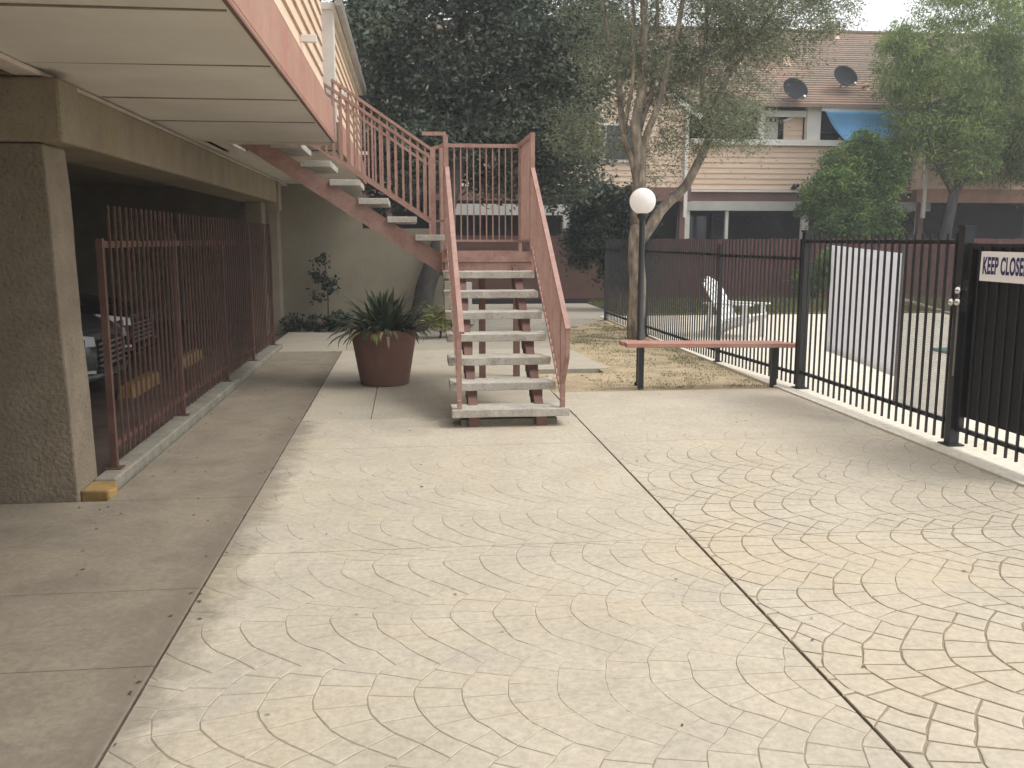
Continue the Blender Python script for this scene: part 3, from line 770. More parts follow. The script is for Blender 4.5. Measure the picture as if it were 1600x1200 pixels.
# landing guard
ZT = 2.585
def rpost(x, y, z0, z1, t=.045): obj('post', MB().box(x - t / 2, x + t / 2, y - t / 2, y + t / 2, z0, z1), 'salmon_metal', S)
rpost(1.275, 9.475, ZL - .2, ZT); rpost(1.265, 10.42, ZL - .2, ZT - .022, .04)
rpost(0.395, 9.475, ZL - .2, ZT); rpost(0.385, 10.44, ZL - .2, ZT, .04)
obj('rail', MB().beam((0.385, 10.44, ZT), (1.265, 10.44, ZT), .045, .04), 'salmon_metal', S)
obj('rail', MB().beam((0.385, 10.44, ZL + .12), (1.265, 10.44, ZL + .12), .025, .025), 'salmon_metal', S)
obj('rail', MB().beam((1.275, 9.45, ZT + .02), (1.275, 10.46, ZT + .02), .045, .04), 'salmon_metal', S)
obj('rail', MB().beam((1.275, 9.5, ZL + .12), (1.275, 10.42, ZL + .12), .025, .025), 'salmon_metal', S)
vert = MB().box(-.007, .007, -.007, .007, 0, ZT - ZL - .15).mesh('picket', 'salmon_metal')
x = 0.385 + .072
while x < 1.24: piece('picket', vert, S, (x, 10.44, ZL + .13)); x += .0715
y = 9.56
while y < 10.4: piece('picket', vert, S, (1.275, y, ZL + .13)); y += .075
# railings of the second flight
def rail2(yy, m='salmon_metal', far=False):
    xa, xb = 0.265, -0.72
    s2 = RISE / RUN
    zt = lambda x: 2.44 + (xa - x) * 0.675
    zl = lambda x: 1.735 + (xa - x) * 0.655
    xe = xb if not far else -1.6
    obj('handrail', MB().beam((xa + .02, yy, zt(xa + .02)), (xe, yy, zt(xe)), .045, .028), m, S)
    obj('rail', MB().beam((xa, yy, zt(xa) - .085), (xe, yy, zt(xe) - .085), .03, .028), m, S)
    obj('rail', MB().beam((xa, yy, zl(xa)), (xe, yy, zl(xe)), .03, .026), m, S)
    x = xa - .075
    while x > xe:
        obj('picket', MB().box(x - .010, x + .010, yy - .008, yy + .008, zl(x), zt(x) - .01), m, S); x -= .075
    rpost(xa, yy, ZL + RISE, zt(xa) + .03, .05)
rail2(9.49)
rail2(10.38, far=True)
obj('rail', MB().beam((0.16, 9.50, ZT + .02), (0.40, 9.50, ZT + .02), .04, .035).beam((0.265, 9.5, 2.46), (0.40, 9.5, 2.50), .03, .03), 'salmon_metal', S)
obj('rail', MB().beam((0.265, 9.49, ZL + .32), (0.395, 9.49, ZL + .32), .02, .02), 'salmon_metal', S)
obj('picket', MB().box(.325, .337, 9.485, 9.497, ZL + .32, 2.45), 'salmon_metal', S)

# ------------------------------------------------------------------ POTTED PLANT
px_, py_ = -0.275, 9.98
pot = thing('potted_plant', 'big brown terracotta pot of dark strap leaved plant beside the stairs', 'potted plant', (px_, py_, 0))
PH = 0.60
obj('pot', MB().lathe([(0, 0.004), (.255, 0.004), (.262, .015), (.345, PH - .09), (.352, PH - .085), (.362, PH), (.352, PH + .006), (.335, PH), (.325, PH - .08), (0, PH - .08)], (px_, py_, 0), 48), 'terracotta', pot, smooth=True)
bpy.data.objects['pot'].modifiers.new('e', 'EDGE_SPLIT').split_angle = R(35)
obj('soil', MB().lathe([(0, PH - .05), (.2, PH - .055), (.33, PH - .075)], (px_, py_, 0), 24), 'soil', pot, smooth=True)
def strap(ox, oy, oz, az, el, L, W, curl, m):
    mb = MB(); n = 6; p = Vector((ox, oy, oz)); e = el
    d2 = Vector((math.sin(az), -math.cos(az), 0)); tw = random.uniform(-.5, .5)
    for i in range(n + 1):
        t = i / n
        wd = W * (0.55 + 1.2 * t) * (1 - t) ** 0.65 + 0.002 if t > 0 else W * .5
        s = d2 * (wd / 2); nrm = Vector((0, 0, 1)) * wd * .18
        mb.v += [tuple(p - s + nrm), tuple(p), tuple(p + s + nrm)]
        dv = Vector((math.cos(az) * math.cos(e), math.sin(az) * math.cos(e), math.sin(e)))
        p = p + dv * (L / n); e -= curl / n * (0.5 + t)
        d2 = (d2 + Vector((0, 0, tw * .12))).normalized()
    for i in range(n):
        for k_ in (0, 1):
            a = i * 3 + k_; mb.f.append((a, a + 1, a + 4, a + 3))
    return obj('leaf', mb, m, pot, smooth=True)
for i in range(135):
    az = random.uniform(0, 2 * math.pi); r0 = random.uniform(0.02, .27)
    el = R(random.uniform(30, 88)) if r0 < .2 else R(random.uniform(5, 60))
    L = random.uniform(.32, .56)
    strap(px_ + r0 * math.cos(az), py_ + r0 * math.sin(az), PH - .06, az + random.uniform(-.5, .5), el, L, random.uniform(.048, .072), random.uniform(.3, 1.7), 'leaf_pot')
for i in range(46):
    az = random.uniform(math.pi * .95, math.pi * 2.1); r0 = random.uniform(.24, .33)
    strap(px_ + r0 * math.cos(az), py_ + r0 * math.sin(az), PH - .02, az + random.uniform(-.3, .3), R(random.uniform(-10, 40)), random.uniform(.18, .32),
          random.uniform(.03, .045), random.uniform(1.2, 2.4), random.choice(['leaf_dry', 'leaf_yel', 'leaf_pot', 'leaf_pot', 'leaf_dry']))

# ------------------------------------------------------------------ BENCH AND LAMP
B = thing('bench', 'backless salmon wooden bench on black posts before the pool fence', 'bench', (3.2, 9.35, 0))
obj('seat_plank', MB().hexa([(2.22, 9.17, .455), (4.17, 9.20, .425), (4.17, 9.335, .425), (2.22, 9.305, .455), (2.22, 9.17, .50), (4.17, 9.20, .47), (4.17, 9.335, .47), (2.22, 9.305, .50)]), 'salmon', B, bevel=.006)
obj('seat_plank', MB().hexa([(2.20, 9.315, .457), (3.98, 9.345, .430), (3.98, 9.48, .430), (2.20, 9.45, .457), (2.20, 9.315, .502), (3.98, 9.345, .475), (3.98, 9.48, .475), (2.20, 9.45, .502)]), 'salmon', B, bevel=.006)
obj('leg', MB().box(2.385, 2.44, 9.30, 9.355, 0, .452), 'black', B)
obj('leg', MB().box(3.84, 3.90, 9.31, 9.36, -.012, .428), 'black', B)
L = thing('lamp_post', 'slim black garden lamp post with white globe behind the bench', 'lamp post', (2.50, 9.62, 0))
obj('pole', MB().lathe([(.05, -.012), (.05, .02), (.032, .03), (.032, 1.80)], (2.47, 9.62, 0), 16), 'black', L, smooth=True)
obj('collar', MB().lathe([(.032, 1.76), (.055, 1.79), (.06, 1.82), (.05, 1.835), (0, 1.835)], (2.47, 9.62, 0), 20), 'black', L, smooth=True)
gl = []
for i in range(17):
    a = -math.pi / 2 * .78 + (math.pi / 2 * 1.78) * i / 16
    gl.append((.138 * math.cos(a), 1.955 + .138 * math.sin(a)))
gl[-1] = (0.0001, gl[-1][1])
obj('globe', MB().lathe([(0.0, gl[0][1])] + gl, (2.47, 9.62, 0), 32), 'globe', L, smooth=True)

# ------------------------------------------------------------------ BLACK POOL FENCE, GATE
PF = thing('pool_fence', 'black metal picket fence around the pool with tall posts', 'fence', (4.0, 11, 0))
def fence_run(parent, a, b, zr_lo, zr_hi, ztop, zbot, step, tp=.016, m='black', first=True):
    a = Vector((*a, 0)); b = Vector((*b, 0)); d = b - a; Ln = d.length; d.normalize()
    for z in (zr_lo, zr_hi):
        obj('rail', MB().beam(a + Vector((0, 0, z)), b + Vector((0, 0, z)), .028, .032), m, parent)
    me = MB().box(-tp / 2, tp / 2, -tp / 2, tp / 2, 0, ztop - zbot).mesh('picket', m)
    n = int(Ln / step)
    off = Vector((-.022, 0, 0)) if first else Vector((0, 0, 0))
    for i in range(n):
        p = a + d * ((i + .6) * step) + off
        piece('picket', me, parent, (p.x, p.y, zbot), (0, 0, math.atan2(d.y, d.x) + random.uniform(-.04, .04)))
fence_run(PF, (4.06, 9.10), (3.90, 11.20), .16, 1.36, 1.56, .045, .098)
fence_run(PF, (3.90, 11.24), (3.84, 14.56), .16, 1.37, 1.56, .045, .098)
fence_run(PF, (3.84, 14.60), (3.82, 17.6), .16, 1.37, 1.56, .045, .12)
fence_run(PF, (4.075, 6.40), (4.06, 9.08), .185, 1.535, 1.60, .045, .113)
def fpost(p, x, y, z1, t, cap=False):
    mb = MB().box(x - t / 2, x + t / 2, y - t / 2, y + t / 2, 0, z1)
    mb.box(x - t * .9, x + t * .9, y - t * .9, y + t * .9, 0.016, 0.026)
    o = obj('post', mb, 'black', p)
    if cap: obj('post_cap', MB().box(x - t * .62, x + t * .62, y - t * .62, y + t * .62, z1, z1 + .02), 'black', o)
fpost(PF, 4.065, 9.09, 1.63, .075, True); fpost(PF, 3.90, 11.22, 1.50, .05); fpost(PF, 3.84, 14.58, 1.55, .05); fpost(PF, 3.82, 17.6, 1.55, .05)
fpost(PF, 4.075, 6.385, 1.64, .075, True)
fpost(PF, 4.08, 5.28, 1.64, .07, True)
fence_run(PF, (4.08, 1.6), (4.08, 5.24), .185, 1.535, 1.60, .045, .113)
GT = thing('pool_gate', 'black pool gate backed with dark sheet carrying the white sign', 'gate', (4.09, 5.8, 0))
fence_run(GT, (4.09, 5.33), (4.09, 6.33), .15, 1.50, 1.515, .065, .113, first=True)
obj('gate_stile', MB().box(4.07, 4.11, 6.295, 6.335, .13, 1.53), 'black', GT)
obj('gate_stile', MB().box(4.07, 4.11, 5.325, 5.365, .13, 1.53), 'black', GT)
obj('backing_sheet', MB().box(4.112, 4.118, 5.34, 6.33, .24, 1.50), 'black_sheet', GT)
obj('gate_top', MB().box(4.065, 4.115, 5.33, 6.33, 1.50, 1.525), 'black', GT)
for (y, z, r) in ((6.32, 1.185, .030), (6.395, 1.095, .028), (6.315, 1.10, .030)):
    mb = MB(); n = 16
    prof = [(0.0001, -.055), (r * .6, -.052), (r, -.035), (r * .95, -.018), (r * .45, -.008), (r * .5, .02)]
    for rr_, h in prof:
        for q in range(n):
            a = 2 * math.pi * q / n; mb.v.append((4.03 + h, y + rr_ * math.cos(a), z + rr_ * math.sin(a)))
    for i in range(len(prof) - 1):
        for q in range(n):
            a = i * n + q; b = i * n + (q + 1) % n; mb.f.append((a, b, b + n, a + n))
    obj('knob', mb, 'chrome', GT, smooth=True)
obj('lock_plate', MB().box(4.045, 4.062, 6.27, 6.345, 1.03, 1.26), 'black', GT, bevel=.003)
obj('latch_rod', MB().box(4.02, 4.03, 6.343, 6.351, .55, 1.22), 'galv', GT)
# the sign
SG = thing('sign', 'white KEEP CLOSED sign with dark blue letters on the gate', 'sign', (4.04, 6.13, 1.27))
obj('sign_board', MB().hexa([(4.035, 6.135, 1.265), (4.043, 6.135, 1.265), (4.043, 5.46, 1.262), (4.035, 5.46, 1.262), (4.035, 6.13, 1.472), (4.043, 6.13, 1.472), (4.043, 5.46, 1.468), (4.035, 5.46, 1.468)]), 'sign', SG)
fc = bpy.data.curves.new('lettering', 'FONT'); fc.body = 'KEEP CLOSED'; fc.size = 0.150; fc.extrude = .0008; fc.offset = 0.0045; fc.space_character = 1.08
fc.materials.append(M['ink'])
ft = bpy.data.objects.new('lettering', fc); col.objects.link(ft); ft.parent = SG
ft.location = Vector((4.0335, 6.105, 1.318)) - Vector(SG.location)
ft.rotation_euler = (R(90), 0, R(-90)); ft.scale = (0.50, 1.08, 1)
me_l = bpy.data.meshes.new_from_object(ft.evaluated_get(bpy.context.evaluated_depsgraph_get()))
fl = bpy.data.objects.new('lettering', me_l); col.objects.link(fl); fl.parent = SG
fl.location = ft.location; fl.rotation_euler = ft.rotation_euler; fl.scale = ft.scale
bpy.data.objects.remove(ft); fl.name = 'lettering'
# banner board tied inside the fence
mb = MB(); ny, nz_ = 14, 12
for i in range(ny + 1):
    for j_ in range(nz_ + 1):
        y = 8.62 - 1.30 * i / ny; z = (0.46 - .06 * i / ny) + (1.50 - .46) * j_ / nz_
        mb.v.append((4.115 + .004 * math.sin(i * .9) + .008 * nz(y, z, 3), y, z))
for i in range(ny):
    for j_ in range(nz_):
        a = i * (nz_ + 1) + j_; mb.f.append((a, a + 1, a + nz_ + 2, a + nz_ + 1))
bo = tag(obj('banner', mb, 'board', smooth=True, base=(4.1, 8, .45)), 'blank white banner sheet hung behind the black pickets left of the gate', 'banner')
md = bo.modifiers.new('solid', 'SOLIDIFY'); md.thickness = .006
# mesh screen beside the gate
wm = MB(); y = 6.47
while y < 7.29: wm.box(4.104, 4.1065, y - .001, y + .001, .19, 1.50); y += .0135
z = .20
while z < 1.50: wm.box(4.107, 4.1095, 6.46, 7.30, z - .001, z + .001); z += .0135
sm = thing('mesh_screen', 'fine wire mesh screen on the pool fence beside the gate', 'mesh screen', (4.1, 6.9, .2))
o = obj('wire_mesh', wm, 'wire', sm, kind='stuff')
obj('edge_strip', MB().box(4.10, 4.113, 7.27, 7.305, .19, 1.50), 'galv', sm)
obj('edge_strip', MB().box(4.10, 4.113, 6.45, 6.462, .19, 1.50), 'galv', sm)
tag(obj('pole', MB().tube([(4.16, 7.42, 1.06), (4.15, 6.5, .975)], .012, 10), 'white', base=(4.15, 7, 1)), 'thin white pole sloping behind the mesh screen by the gate', 'pole')

# ------------------------------------------------------------------ WHITE GARDEN CHAIR
C_ROT = -0.85
C = thing('garden_chair', 'white slatted garden chair on the pool deck behind the fence', 'chair', (5.15, 14.3, .012))
for i in range(5):
    yy = 14.08 + i * .11; top = .96 - .035 * abs(i - 2) ** 1.3
    k_ = (top - .26) / .60
    obj('back_slat', MB().beam((5.17, yy, .26), (5.17 - .38 * k_, yy, .26 + .60 * k_), .088, .02, (1, 0, 0)), 'chair', C, bevel=.005)
for i in range(5):
    x = 5.22 + i * .088
    obj('seat_slat', MB().box(x, x + .075, 14.05, 14.55, .30 + i * .018, .32 + i * .018), 'chair', C, bevel=.004)
for yy in (14.02, 14.58):
    obj('side_rail', MB().beam((4.80, yy, .05), (5.66, yy, .37), .025, .09), 'chair', C)
    obj('leg', MB().beam((5.60, yy, .012), (5.57, yy, .53), .09, .03, (0, 1, 0)), 'chair', C)
    obj('leg', MB().beam((4.88, yy, .012), (4.98, yy, .54), .07, .03, (0, 1, 0)), 'chair', C)
    obj('armrest', MB().hexa([(4.85, yy - .06, .535), (5.68, yy - .07, .535), (5.68, yy + .07, .535), (4.85, yy + .06, .535), (4.85, yy - .06, .56), (5.68, yy - .07, .56), (5.68, yy + .07, .56), (4.85, yy + .06, .56)]), 'chair', C, bevel=.005)
obj('back_brace', MB().box(4.93, 4.97, 14.0, 14.6, .50, .56), 'chair', C)

C.rotation_euler = (0, 0, C_ROT)

# ------------------------------------------------------------------ WOOD FENCE, BROWN WALL
WF = thing('plank_fence', 'dark red brown wooden plank fence behind the pool lawn', 'fence', (10, 23.1, 0))
x = 5.0; i = 0
while x < 19.5:
    h = 1.58 + random.uniform(-.015, .015)
    me = MB().box(0, .142, 0, .02, 0.04, h).mesh('plank', 'plank')
    piece('plank', me, WF, (x, 23.1 + random.choice((0, .006)), 0), (0, 0, 0)); x += .15
for z in (.35, 1.3):
    obj('rail', MB().box(5.0, 19.5, 23.13, 23.17, z, z + .08), 'plank', WF)
tag(obj('garden_wall', MB().box(-2.0, 4.95, 22.45, 22.65, -0.1, 1.66), 'brown_wall', base=(1.5, 22.5, 0)),
    'plain dark reddish brown wall beyond the walkway under the big tree', 'wall')
obj('wall_foot', MB().box(-2.0, 4.95, 22.40, 22.447, 0, .12), 'interior', bpy.data.objects['garden_wall'])

# ------------------------------------------------------------------ THE BACK BUILDING
BB = thing('townhouse_row', 'two storey peach sided apartment row with brown shingle roof and balcony', 'building', (10, 28, 0))
obj('inner_wall', MB().box(-8, 26, 29.2, 29.4, 0, 5.6), 'interior', BB)
obj('rear_wall', MB().box(-8, 26, 34.9, 35.1, 0, 5.6).box(-8.2, -8, 27, 35.1, 0, 5.6).box(26, 26.2, 27, 35.1, 0, 5.6), 'siding', BB)
obj('balcony_floor', MB().box(-8, 26, 27.15, 29.2, 2.85, 3.1), 'brown_band', BB)
obj('brown_band', MB().box(7.9, 15.8, 27.0, 27.14, 2.70, 2.96), 'brown_band', BB)
obj('trim_board', MB().box(7.95, 15.8, 26.93, 27.10, 2.965, 3.03), 'white', BB)
obj('band_wall', MB().box(8.3, 15.2, 27.02, 27.14, 3.04, 4.33), 'siding', BB)
siding(BB, (8.3, 27.02), (15.2, 27.02), 3.045, 4.30, .157, (0, -1))
obj('balcony_cap', MB().box(8.3, 15.2, 26.9, 27.2, 4.33, 4.50), 'white', BB)
obj('porch_beam', MB().box(8.15, 15.95, 26.95, 27.13, 2.42, 2.695), 'shaded_trim', BB)
for x, t in ((8.28, .20), (9.53, .09), (11.98, .22), (15.65, .2)):
    obj('porch_post', MB().box(x - t / 2, x + t / 2, 27.0, 27.12, 0, 2.415), 'white', BB)
for x0, x1 in ((8.40, 9.47), (9.59, 11.86)):
    wn = obj('window', MB().box(x0, x1, 28.6, 28.66, .2, 2.35), 'interior', BB)
    obj('pane', MB().box(x0 + .06, x1 - .06, 28.585, 28.597, .26, 2.30), 'glass', wn)
# upper level
wl = obj('wall_lamp', MB().box(11.48, 11.62, 26.90, 27.0, 3.06, 3.13), 'black', BB)
obj('lamp_head', MB().tube([(11.5, 26.86, 3.12), (11.5, 26.80, 3.19)], .045, 8).tube([(11.6, 26.86, 3.12), (11.63, 26.80, 3.19)], .045, 8), 'black', wl)
obj('eave_trim', MB().box(12.25, 14.3, 26.80, 26.90, 5.33, 5.50), 'white', BB)
obj('eave_trim', MB().box(8.6, 10.42, 26.80, 26.90, 5.36, 5.50), 'white', BB)
obj('eave_trim', MB().box(10.42, 12.25, 27.10, 27.2, 5.18, 5.36), 'white', BB)
obj('balcony_post', MB().box(10.42, 10.6, 27.05, 27.2, 4.5, 5.5), 'white', BB)
obj('balcony_post', MB().box(11.90, 12.32, 27.0, 27.2, 4.5, 5.5), 'white', BB)
obj('recess_wall', MB().box(10.6, 12.3, 28.96, 29.1, 3.1, 5.5), 'interior', BB)
dr = obj('door', MB().box(10.66, 11.22, 27.55, 27.60, 4.2, 5.22), 'white', BB)
obj('door_light', MB().box(10.74, 11.14, 27.53, 27.548, 5.08, 5.16), 'glass', dr)
pw = MB(); P4 = [(11.30, 4.2), (11.895, 4.2), (11.895, 5.28), (11.30, 5.02)]
for y_ in (27.3, 27.36): pw.v += [(x_, y_, z_) for x_, z_ in P4]
pw.f += [(0, 1, 2, 3), (7, 6, 5, 4), (0, 4, 5, 1), (1, 5, 6, 2), (2, 6, 7, 3), (3, 7, 4, 0)]
obj('partition', pw, 'siding', BB)
siding(BB, (11.30, 27.3), (11.89, 27.3), 4.5, 4.97, .157, (0, -1))
obj('partition_cap', MB().beam((11.26, 27.28, 5.06), (11.90, 27.28, 5.34), .14, .08), 'white', BB)
obj('dark_recess', MB().box(12.32, 15.2, 28.2, 28.3, 3.1, 5.5), 'interior', BB)
obj('balcony_rail', MB().box(12.4, 13.3, 28.1, 28.15, 4.84, 4.88), 'galv', BB)
# main roof with courses of shingles
def course_roof(parent, x0, x1, ye, ze, yr, zr, n, thick=.03):
    mb = MB(); dy = (yr - ye) / n; dz = (zr - ze) / n
    for i in range(n):
        a = i * dy; b = (i + 1) * dy + dy * .1
        za = ze + i * dz; zb = ze + (i + 1.1) * dz
        j_ = .006 * math.sin(i * 1.7)
        mb.hexa([(x0, ye + a, za), (x1, ye + a, za), (x1, ye + b, zb - .012), (x0, ye + b, zb - .012),
                 (x0, ye + a, za + thick + j_), (x1, ye + a, za + thick + j_), (x1, ye + b, zb), (x0, ye + b, zb)])
    return mb
rf = obj('roof', MB().hexa([(-8.5, 26.75, 5.42), (26.5, 26.75, 5.42), (26.5, 31, 8.42), (-8.5, 31, 8.42), (-8.5, 26.75, 5.49), (26.5, 26.75, 5.49), (26.5, 31, 8.49), (-8.5, 31, 8.49)])
         .hexa([(-8.5, 31, 8.42), (26.5, 31, 8.42), (26.5, 35.3, 5.42), (-8.5, 35.3, 5.42), (-8.5, 31, 8.49), (26.5, 31, 8.49), (26.5, 35.3, 5.49), (-8.5, 35.3, 5.49)]), 'shingle', BB)
obj('shingles', course_roof(BB, -8.5, 26.5, 26.75, 5.49, 31.0, 8.49, 34, .04), 'shingle', rf, kind='stuff')
obj('ridge_cap', MB().box(-8.5, 26.5, 30.88, 31.12, 8.47, 8.54), 'shingle', rf)
def vent(x, y, h, r, cap=False):
    z = 5.49 + (y - 26.75) * 3.0 / 4.25
    o = obj('roof_vent', MB().lathe([(r * 1.9, -.05), (r, .06), (r, h), (0, h)], (x, y, z), 12), 'siding', BB)
    if cap: obj('vent_cap', MB().lathe([(r * 2.2, h), (r * 2.2, h + .06), (0, h + .09)], (x, y, z), 12), 'siding', o)
vent(11.95, 28.9, .42, .09, True); vent(10.4, 28.9, .45, .06, True); vent(14.35, 30.6, .40, .07)
vent(14.0, 27.6, .10, .06, True)
# gable wings left and right
def wing(x0, x1, zpk, side, label_lo):
    xm = (x0 + x1) / 2; yf = 26.45
    w_ = obj('wing_wall', MB().box(x0, x1, yf, 29.2, 3.06, 5.30), 'siding', BB)
    mb = MB(); zt = zpk
    for y_ in (yf, yf + .15): mb.v += [(x0, y_, 5.30), (x1, y_, 5.30), (xm, y_, zt)]
    mb.f += [(0, 1, 2), (5, 4, 3), (0, 3, 4, 1), (1, 4, 5, 2), (2, 5, 3, 0)]
    obj('gable', mb, 'siding', BB)
    siding(BB, (x0, yf), (x1, yf), 3.06, 5.28, .157, (0, -1))
    for a, b in (((x0 - .35, 5.05), (xm, zt + .05)), ((x1 + .35, 5.05), (xm, zt + .05))):
        obj('rake_board', MB().beam((a[0], yf - .12, a[1]), (b[0], yf - .12, b[1]), .06, .2), 'white', BB)
    rm = MB()
    for s_, xe in ((-1, x0 - .4), (1, x1 + .4)):
        rm.hexa([(xm, yf - .15, zt + .1), (xe, yf - .15, 5.08), (xe, 31, 5.08), (xm, 31, zt + .1), (xm, yf - .15, zt + .2), (xe, yf - .15, 5.18), (xe, 31, 5.18), (xm, 31, zt + .2)])
    obj('wing_roof', rm, 'shingle', BB)
    obj('band_board', MB().box(x0 - .1, x1 + .1, yf - .1, yf + .02, 2.66, 3.055), 'salmon' if x0 > 10 else 'brown_band', BB)
    obj('wing_floor', MB().box(x0, x1, yf, 29.2, 2.7, 3.05), 'brown_band', BB)
    for x in (x0 + .1, xm, x1 - .1):
        obj('porch_post', MB().box(x - .08, x + .08, yf + .05, yf + .2, 0, 2.65), 'brown_band', BB)
    obj('downspout', MB().box(x0 + .02 if side > 0 else x1 - .12, x0 + .12 if side > 0 else x1 - .02, yf - .13, yf - .03, 2.2, 5.2), 'white', BB)
wing(15.3, 22.5, 7.6, 1, '')
wing(0.9, 8.1, 7.6, -1, '')
wing(-7.4, -0.4, 7.6, 1, '')
obj('porch_beam', MB().box(1.0, 4.66, 26.2, 26.34, 2.25, 2.56), 'shaded_trim', BB)
obj('porch_post', MB().box(4.42, 4.62, 26.2, 26.34, 0.0, 2.245), 'shaded_trim', BB)
for x0, x1 in ((17.3, 18.3), (19.9, 20.9), (3.0, 4.2), (5.6, 6.6)):
    wn = obj('window', MB().box(x0, x1, 26.37, 26.43, 3.75, 4.85), 'white', BB)
    obj('pane', MB().box(x0 + .08, x1 - .08, 26.355, 26.368, 3.83, 4.77), 'glass', wn)
# blue tarp
mb = MB(); n1, n2 = 18, 12
for i in range(n1 + 1):
    for j_ in range(n2 + 1):
        u, v = i / n1, j_ / n2
        xt = 12.30 + u * 2.5; xb = 13.0 + u * 1.9
        x = xt + (xb - xt) * v; z = 5.31 - .86 * v
        x = xt * (1 - v) + xb * v
        yy = 26.70 + .05 * math.sin(u * 9 + v * 3) * v + .12 * math.sin(v * 3.1)
        mb.v.append((x, yy, z))
for i in range(n1):
    for j_ in range(n2):
        a = i * (n2 + 1) + j_; mb.f.append((a, a + 1, a + n2 + 2, a + n2 + 1))
tp = tag(obj('tarp', mb, 'tarp', smooth=True, base=(13.5, 27, 4.5)), 'bright blue tarp hung slantwise across the upper balcony', 'tarp')
tp.modifiers.new('solid', 'SOLIDIFY').thickness = .01
# satellite dishes
def dish(x, y, z, zf, label):
    t = thing('satellite_dish', label, 'satellite dish', (x, y, zf), 'satellite dishes on the back roof')
    n = 28; mb = MB(); prof = [(0.0001, .09), (.12, .083), (.25, .06), (.36, .025), (.40, 0), (.41, -.01), (.36, .01), (.25, .045), (.12, .068), (0.0001, .075)]
    Mr = Matrix.Translation((x, y, z)) @ Matrix.Rotation(R(12), 4, 'Z') @ Matrix.Rotation(R(62), 4, 'X') @ Matrix.Rotation(R(18), 4, 'Z') @ Matrix.Diagonal((1, 1, -1, 1))
    for r_, h in prof:
        for q in range(n):
            a = 2 * math.pi * q / n
            mb.v.append(tuple(Mr @ Vector((r_ * 1.03 * math.cos(a), r_ * .9 * math.sin(a), h))))
    for i in range(len(prof) - 1):
        for q in range(n):
            a = i * n + q; b = i * n + (q + 1) % n; mb.f.append((a, b, b + n, a + n))
    obj('reflector', mb, 'dish', t, smooth=True)
    obj('mast', MB().tube([(x + .02, y + .42, zf + .2), (x + .0, y + .30, z - .25), (x, y + .1, z - .02)], .028, 8), 'galv', t)
    obj('feed_arm', MB().tube([(x - .02, y, z - .33), (x + .08, y - .42, z - .30)], .017, 6), 'galv', t)
    obj('feed_horn', MB().tube([(x + .08, y - .38, z - .32), (x + .09, y - .47, z - .27)], .035, 8), 'galv', t)
dish(11.36, 26.72, 5.93, 5.45, 'lower left satellite dish on the shingle roof, near the balcony post')
dish(13.16, 27.3, 6.42, 5.85, 'higher right satellite dish on the shingle roof above the blue tarp')

# ------------------------------------------------------------------ TREES
def tree(name, label, cat, base, limbs, bark, leaves, group=None, twigs=0):
    t = thing(name, label, cat, base, group)
    tm = MB()
    for pts, r0, r1 in limbs[:1]:
        tm.tube(wob(pts), np.linspace(r0, r1, len(wob(pts))), 12)
    obj('trunk', tm, bark, t, smooth=True)
    for pts, r0, r1 in limbs[1:]:
        q = wob(pts)
        obj('limb', MB().tube(q, np.linspace(r0, r1, len(q)), 8), bark, t, smooth=True)
    pts, m, ln, wd, dr_ = leaves
    me = leaves_mesh('crown', pts, m, ln, wd, base, dr_)
    o = bpy.data.objects.new('crown', me); col.objects.link(o); o.parent = t
    return t
def wob(pts, k=4, a=.03):
    out = []
    for i in range(len(pts) - 1):
        p, q = Vector(pts[i]), Vector(pts[i + 1])
        for j_ in range(k):
            v = p.lerp(q, j_ / k)
            out.append(v + Vector((nz(v.z, v.x, 1.7, 2), nz(v.z, v.x, 1.7, 6), 0)) * a * 2)
    out.append(Vector(pts[-1]))
    return out

# big dark tree behind the stairs
lob = [(-.2, 18.3, 4.2, 1.5, 1.5, 1.3), (1.5, 18.0, 4.0, 1.7, 1.6, 1.35), (2.9, 18.2, 4.9, 1.4, 1.4, 1.4), (.9, 18.3, 5.9, 2.1, 1.9, 1.6), (2.6, 18.4, 6.5, 1.7, 1.7, 1.5),
       (-1.2, 18.6, 6.1, 1.6, 1.6, 1.5), (1.3, 18.8, 7.9, 2.2, 2.0, 1.5), (.1, 18.0, 3.3, 1.0, 1.0, .8), (2.4, 17.9, 3.2, .9, .9, .7), (3.3, 19.0, 3.9, .9, .9, .9)]
lob += [(.0, 18.2, 3.0, .8, .8, .6), (-.6, 18.4, 3.2, .7, .8, .7)]
P = np.concatenate([crown_points(lob, 900, 55, .25, .25), crown_points(billow(lob, 60, .4, .8), 1500, 50, .15, .75)])
tree('dark_tree', 'large dense dark green tree behind the staircase landing', 'tree', (0.15, 16.0, 0),
     [([(0.12, 16.0, -.1), (.30, 16.1, .7), (.55, 16.2, 1.5), (.9, 17.0, 2.8), (1.2, 18.0, 4.2)], .19, .12),
      ([(.9, 17.0, 2.8), (0, 17.8, 4.0), (-.8, 18.3, 5.6)], .09, .04), ([(1.1, 17.8, 3.9), (2.4, 18.1, 5.2), (2.8, 18.4, 6.6)], .08, .03),
      ([(1.2, 18.0, 4.2), (1.0, 18.3, 6), (1.2, 18.6, 8)], .09, .03)], 'bark_dark', (P, 'leaf_dark', .11, .055, .25))
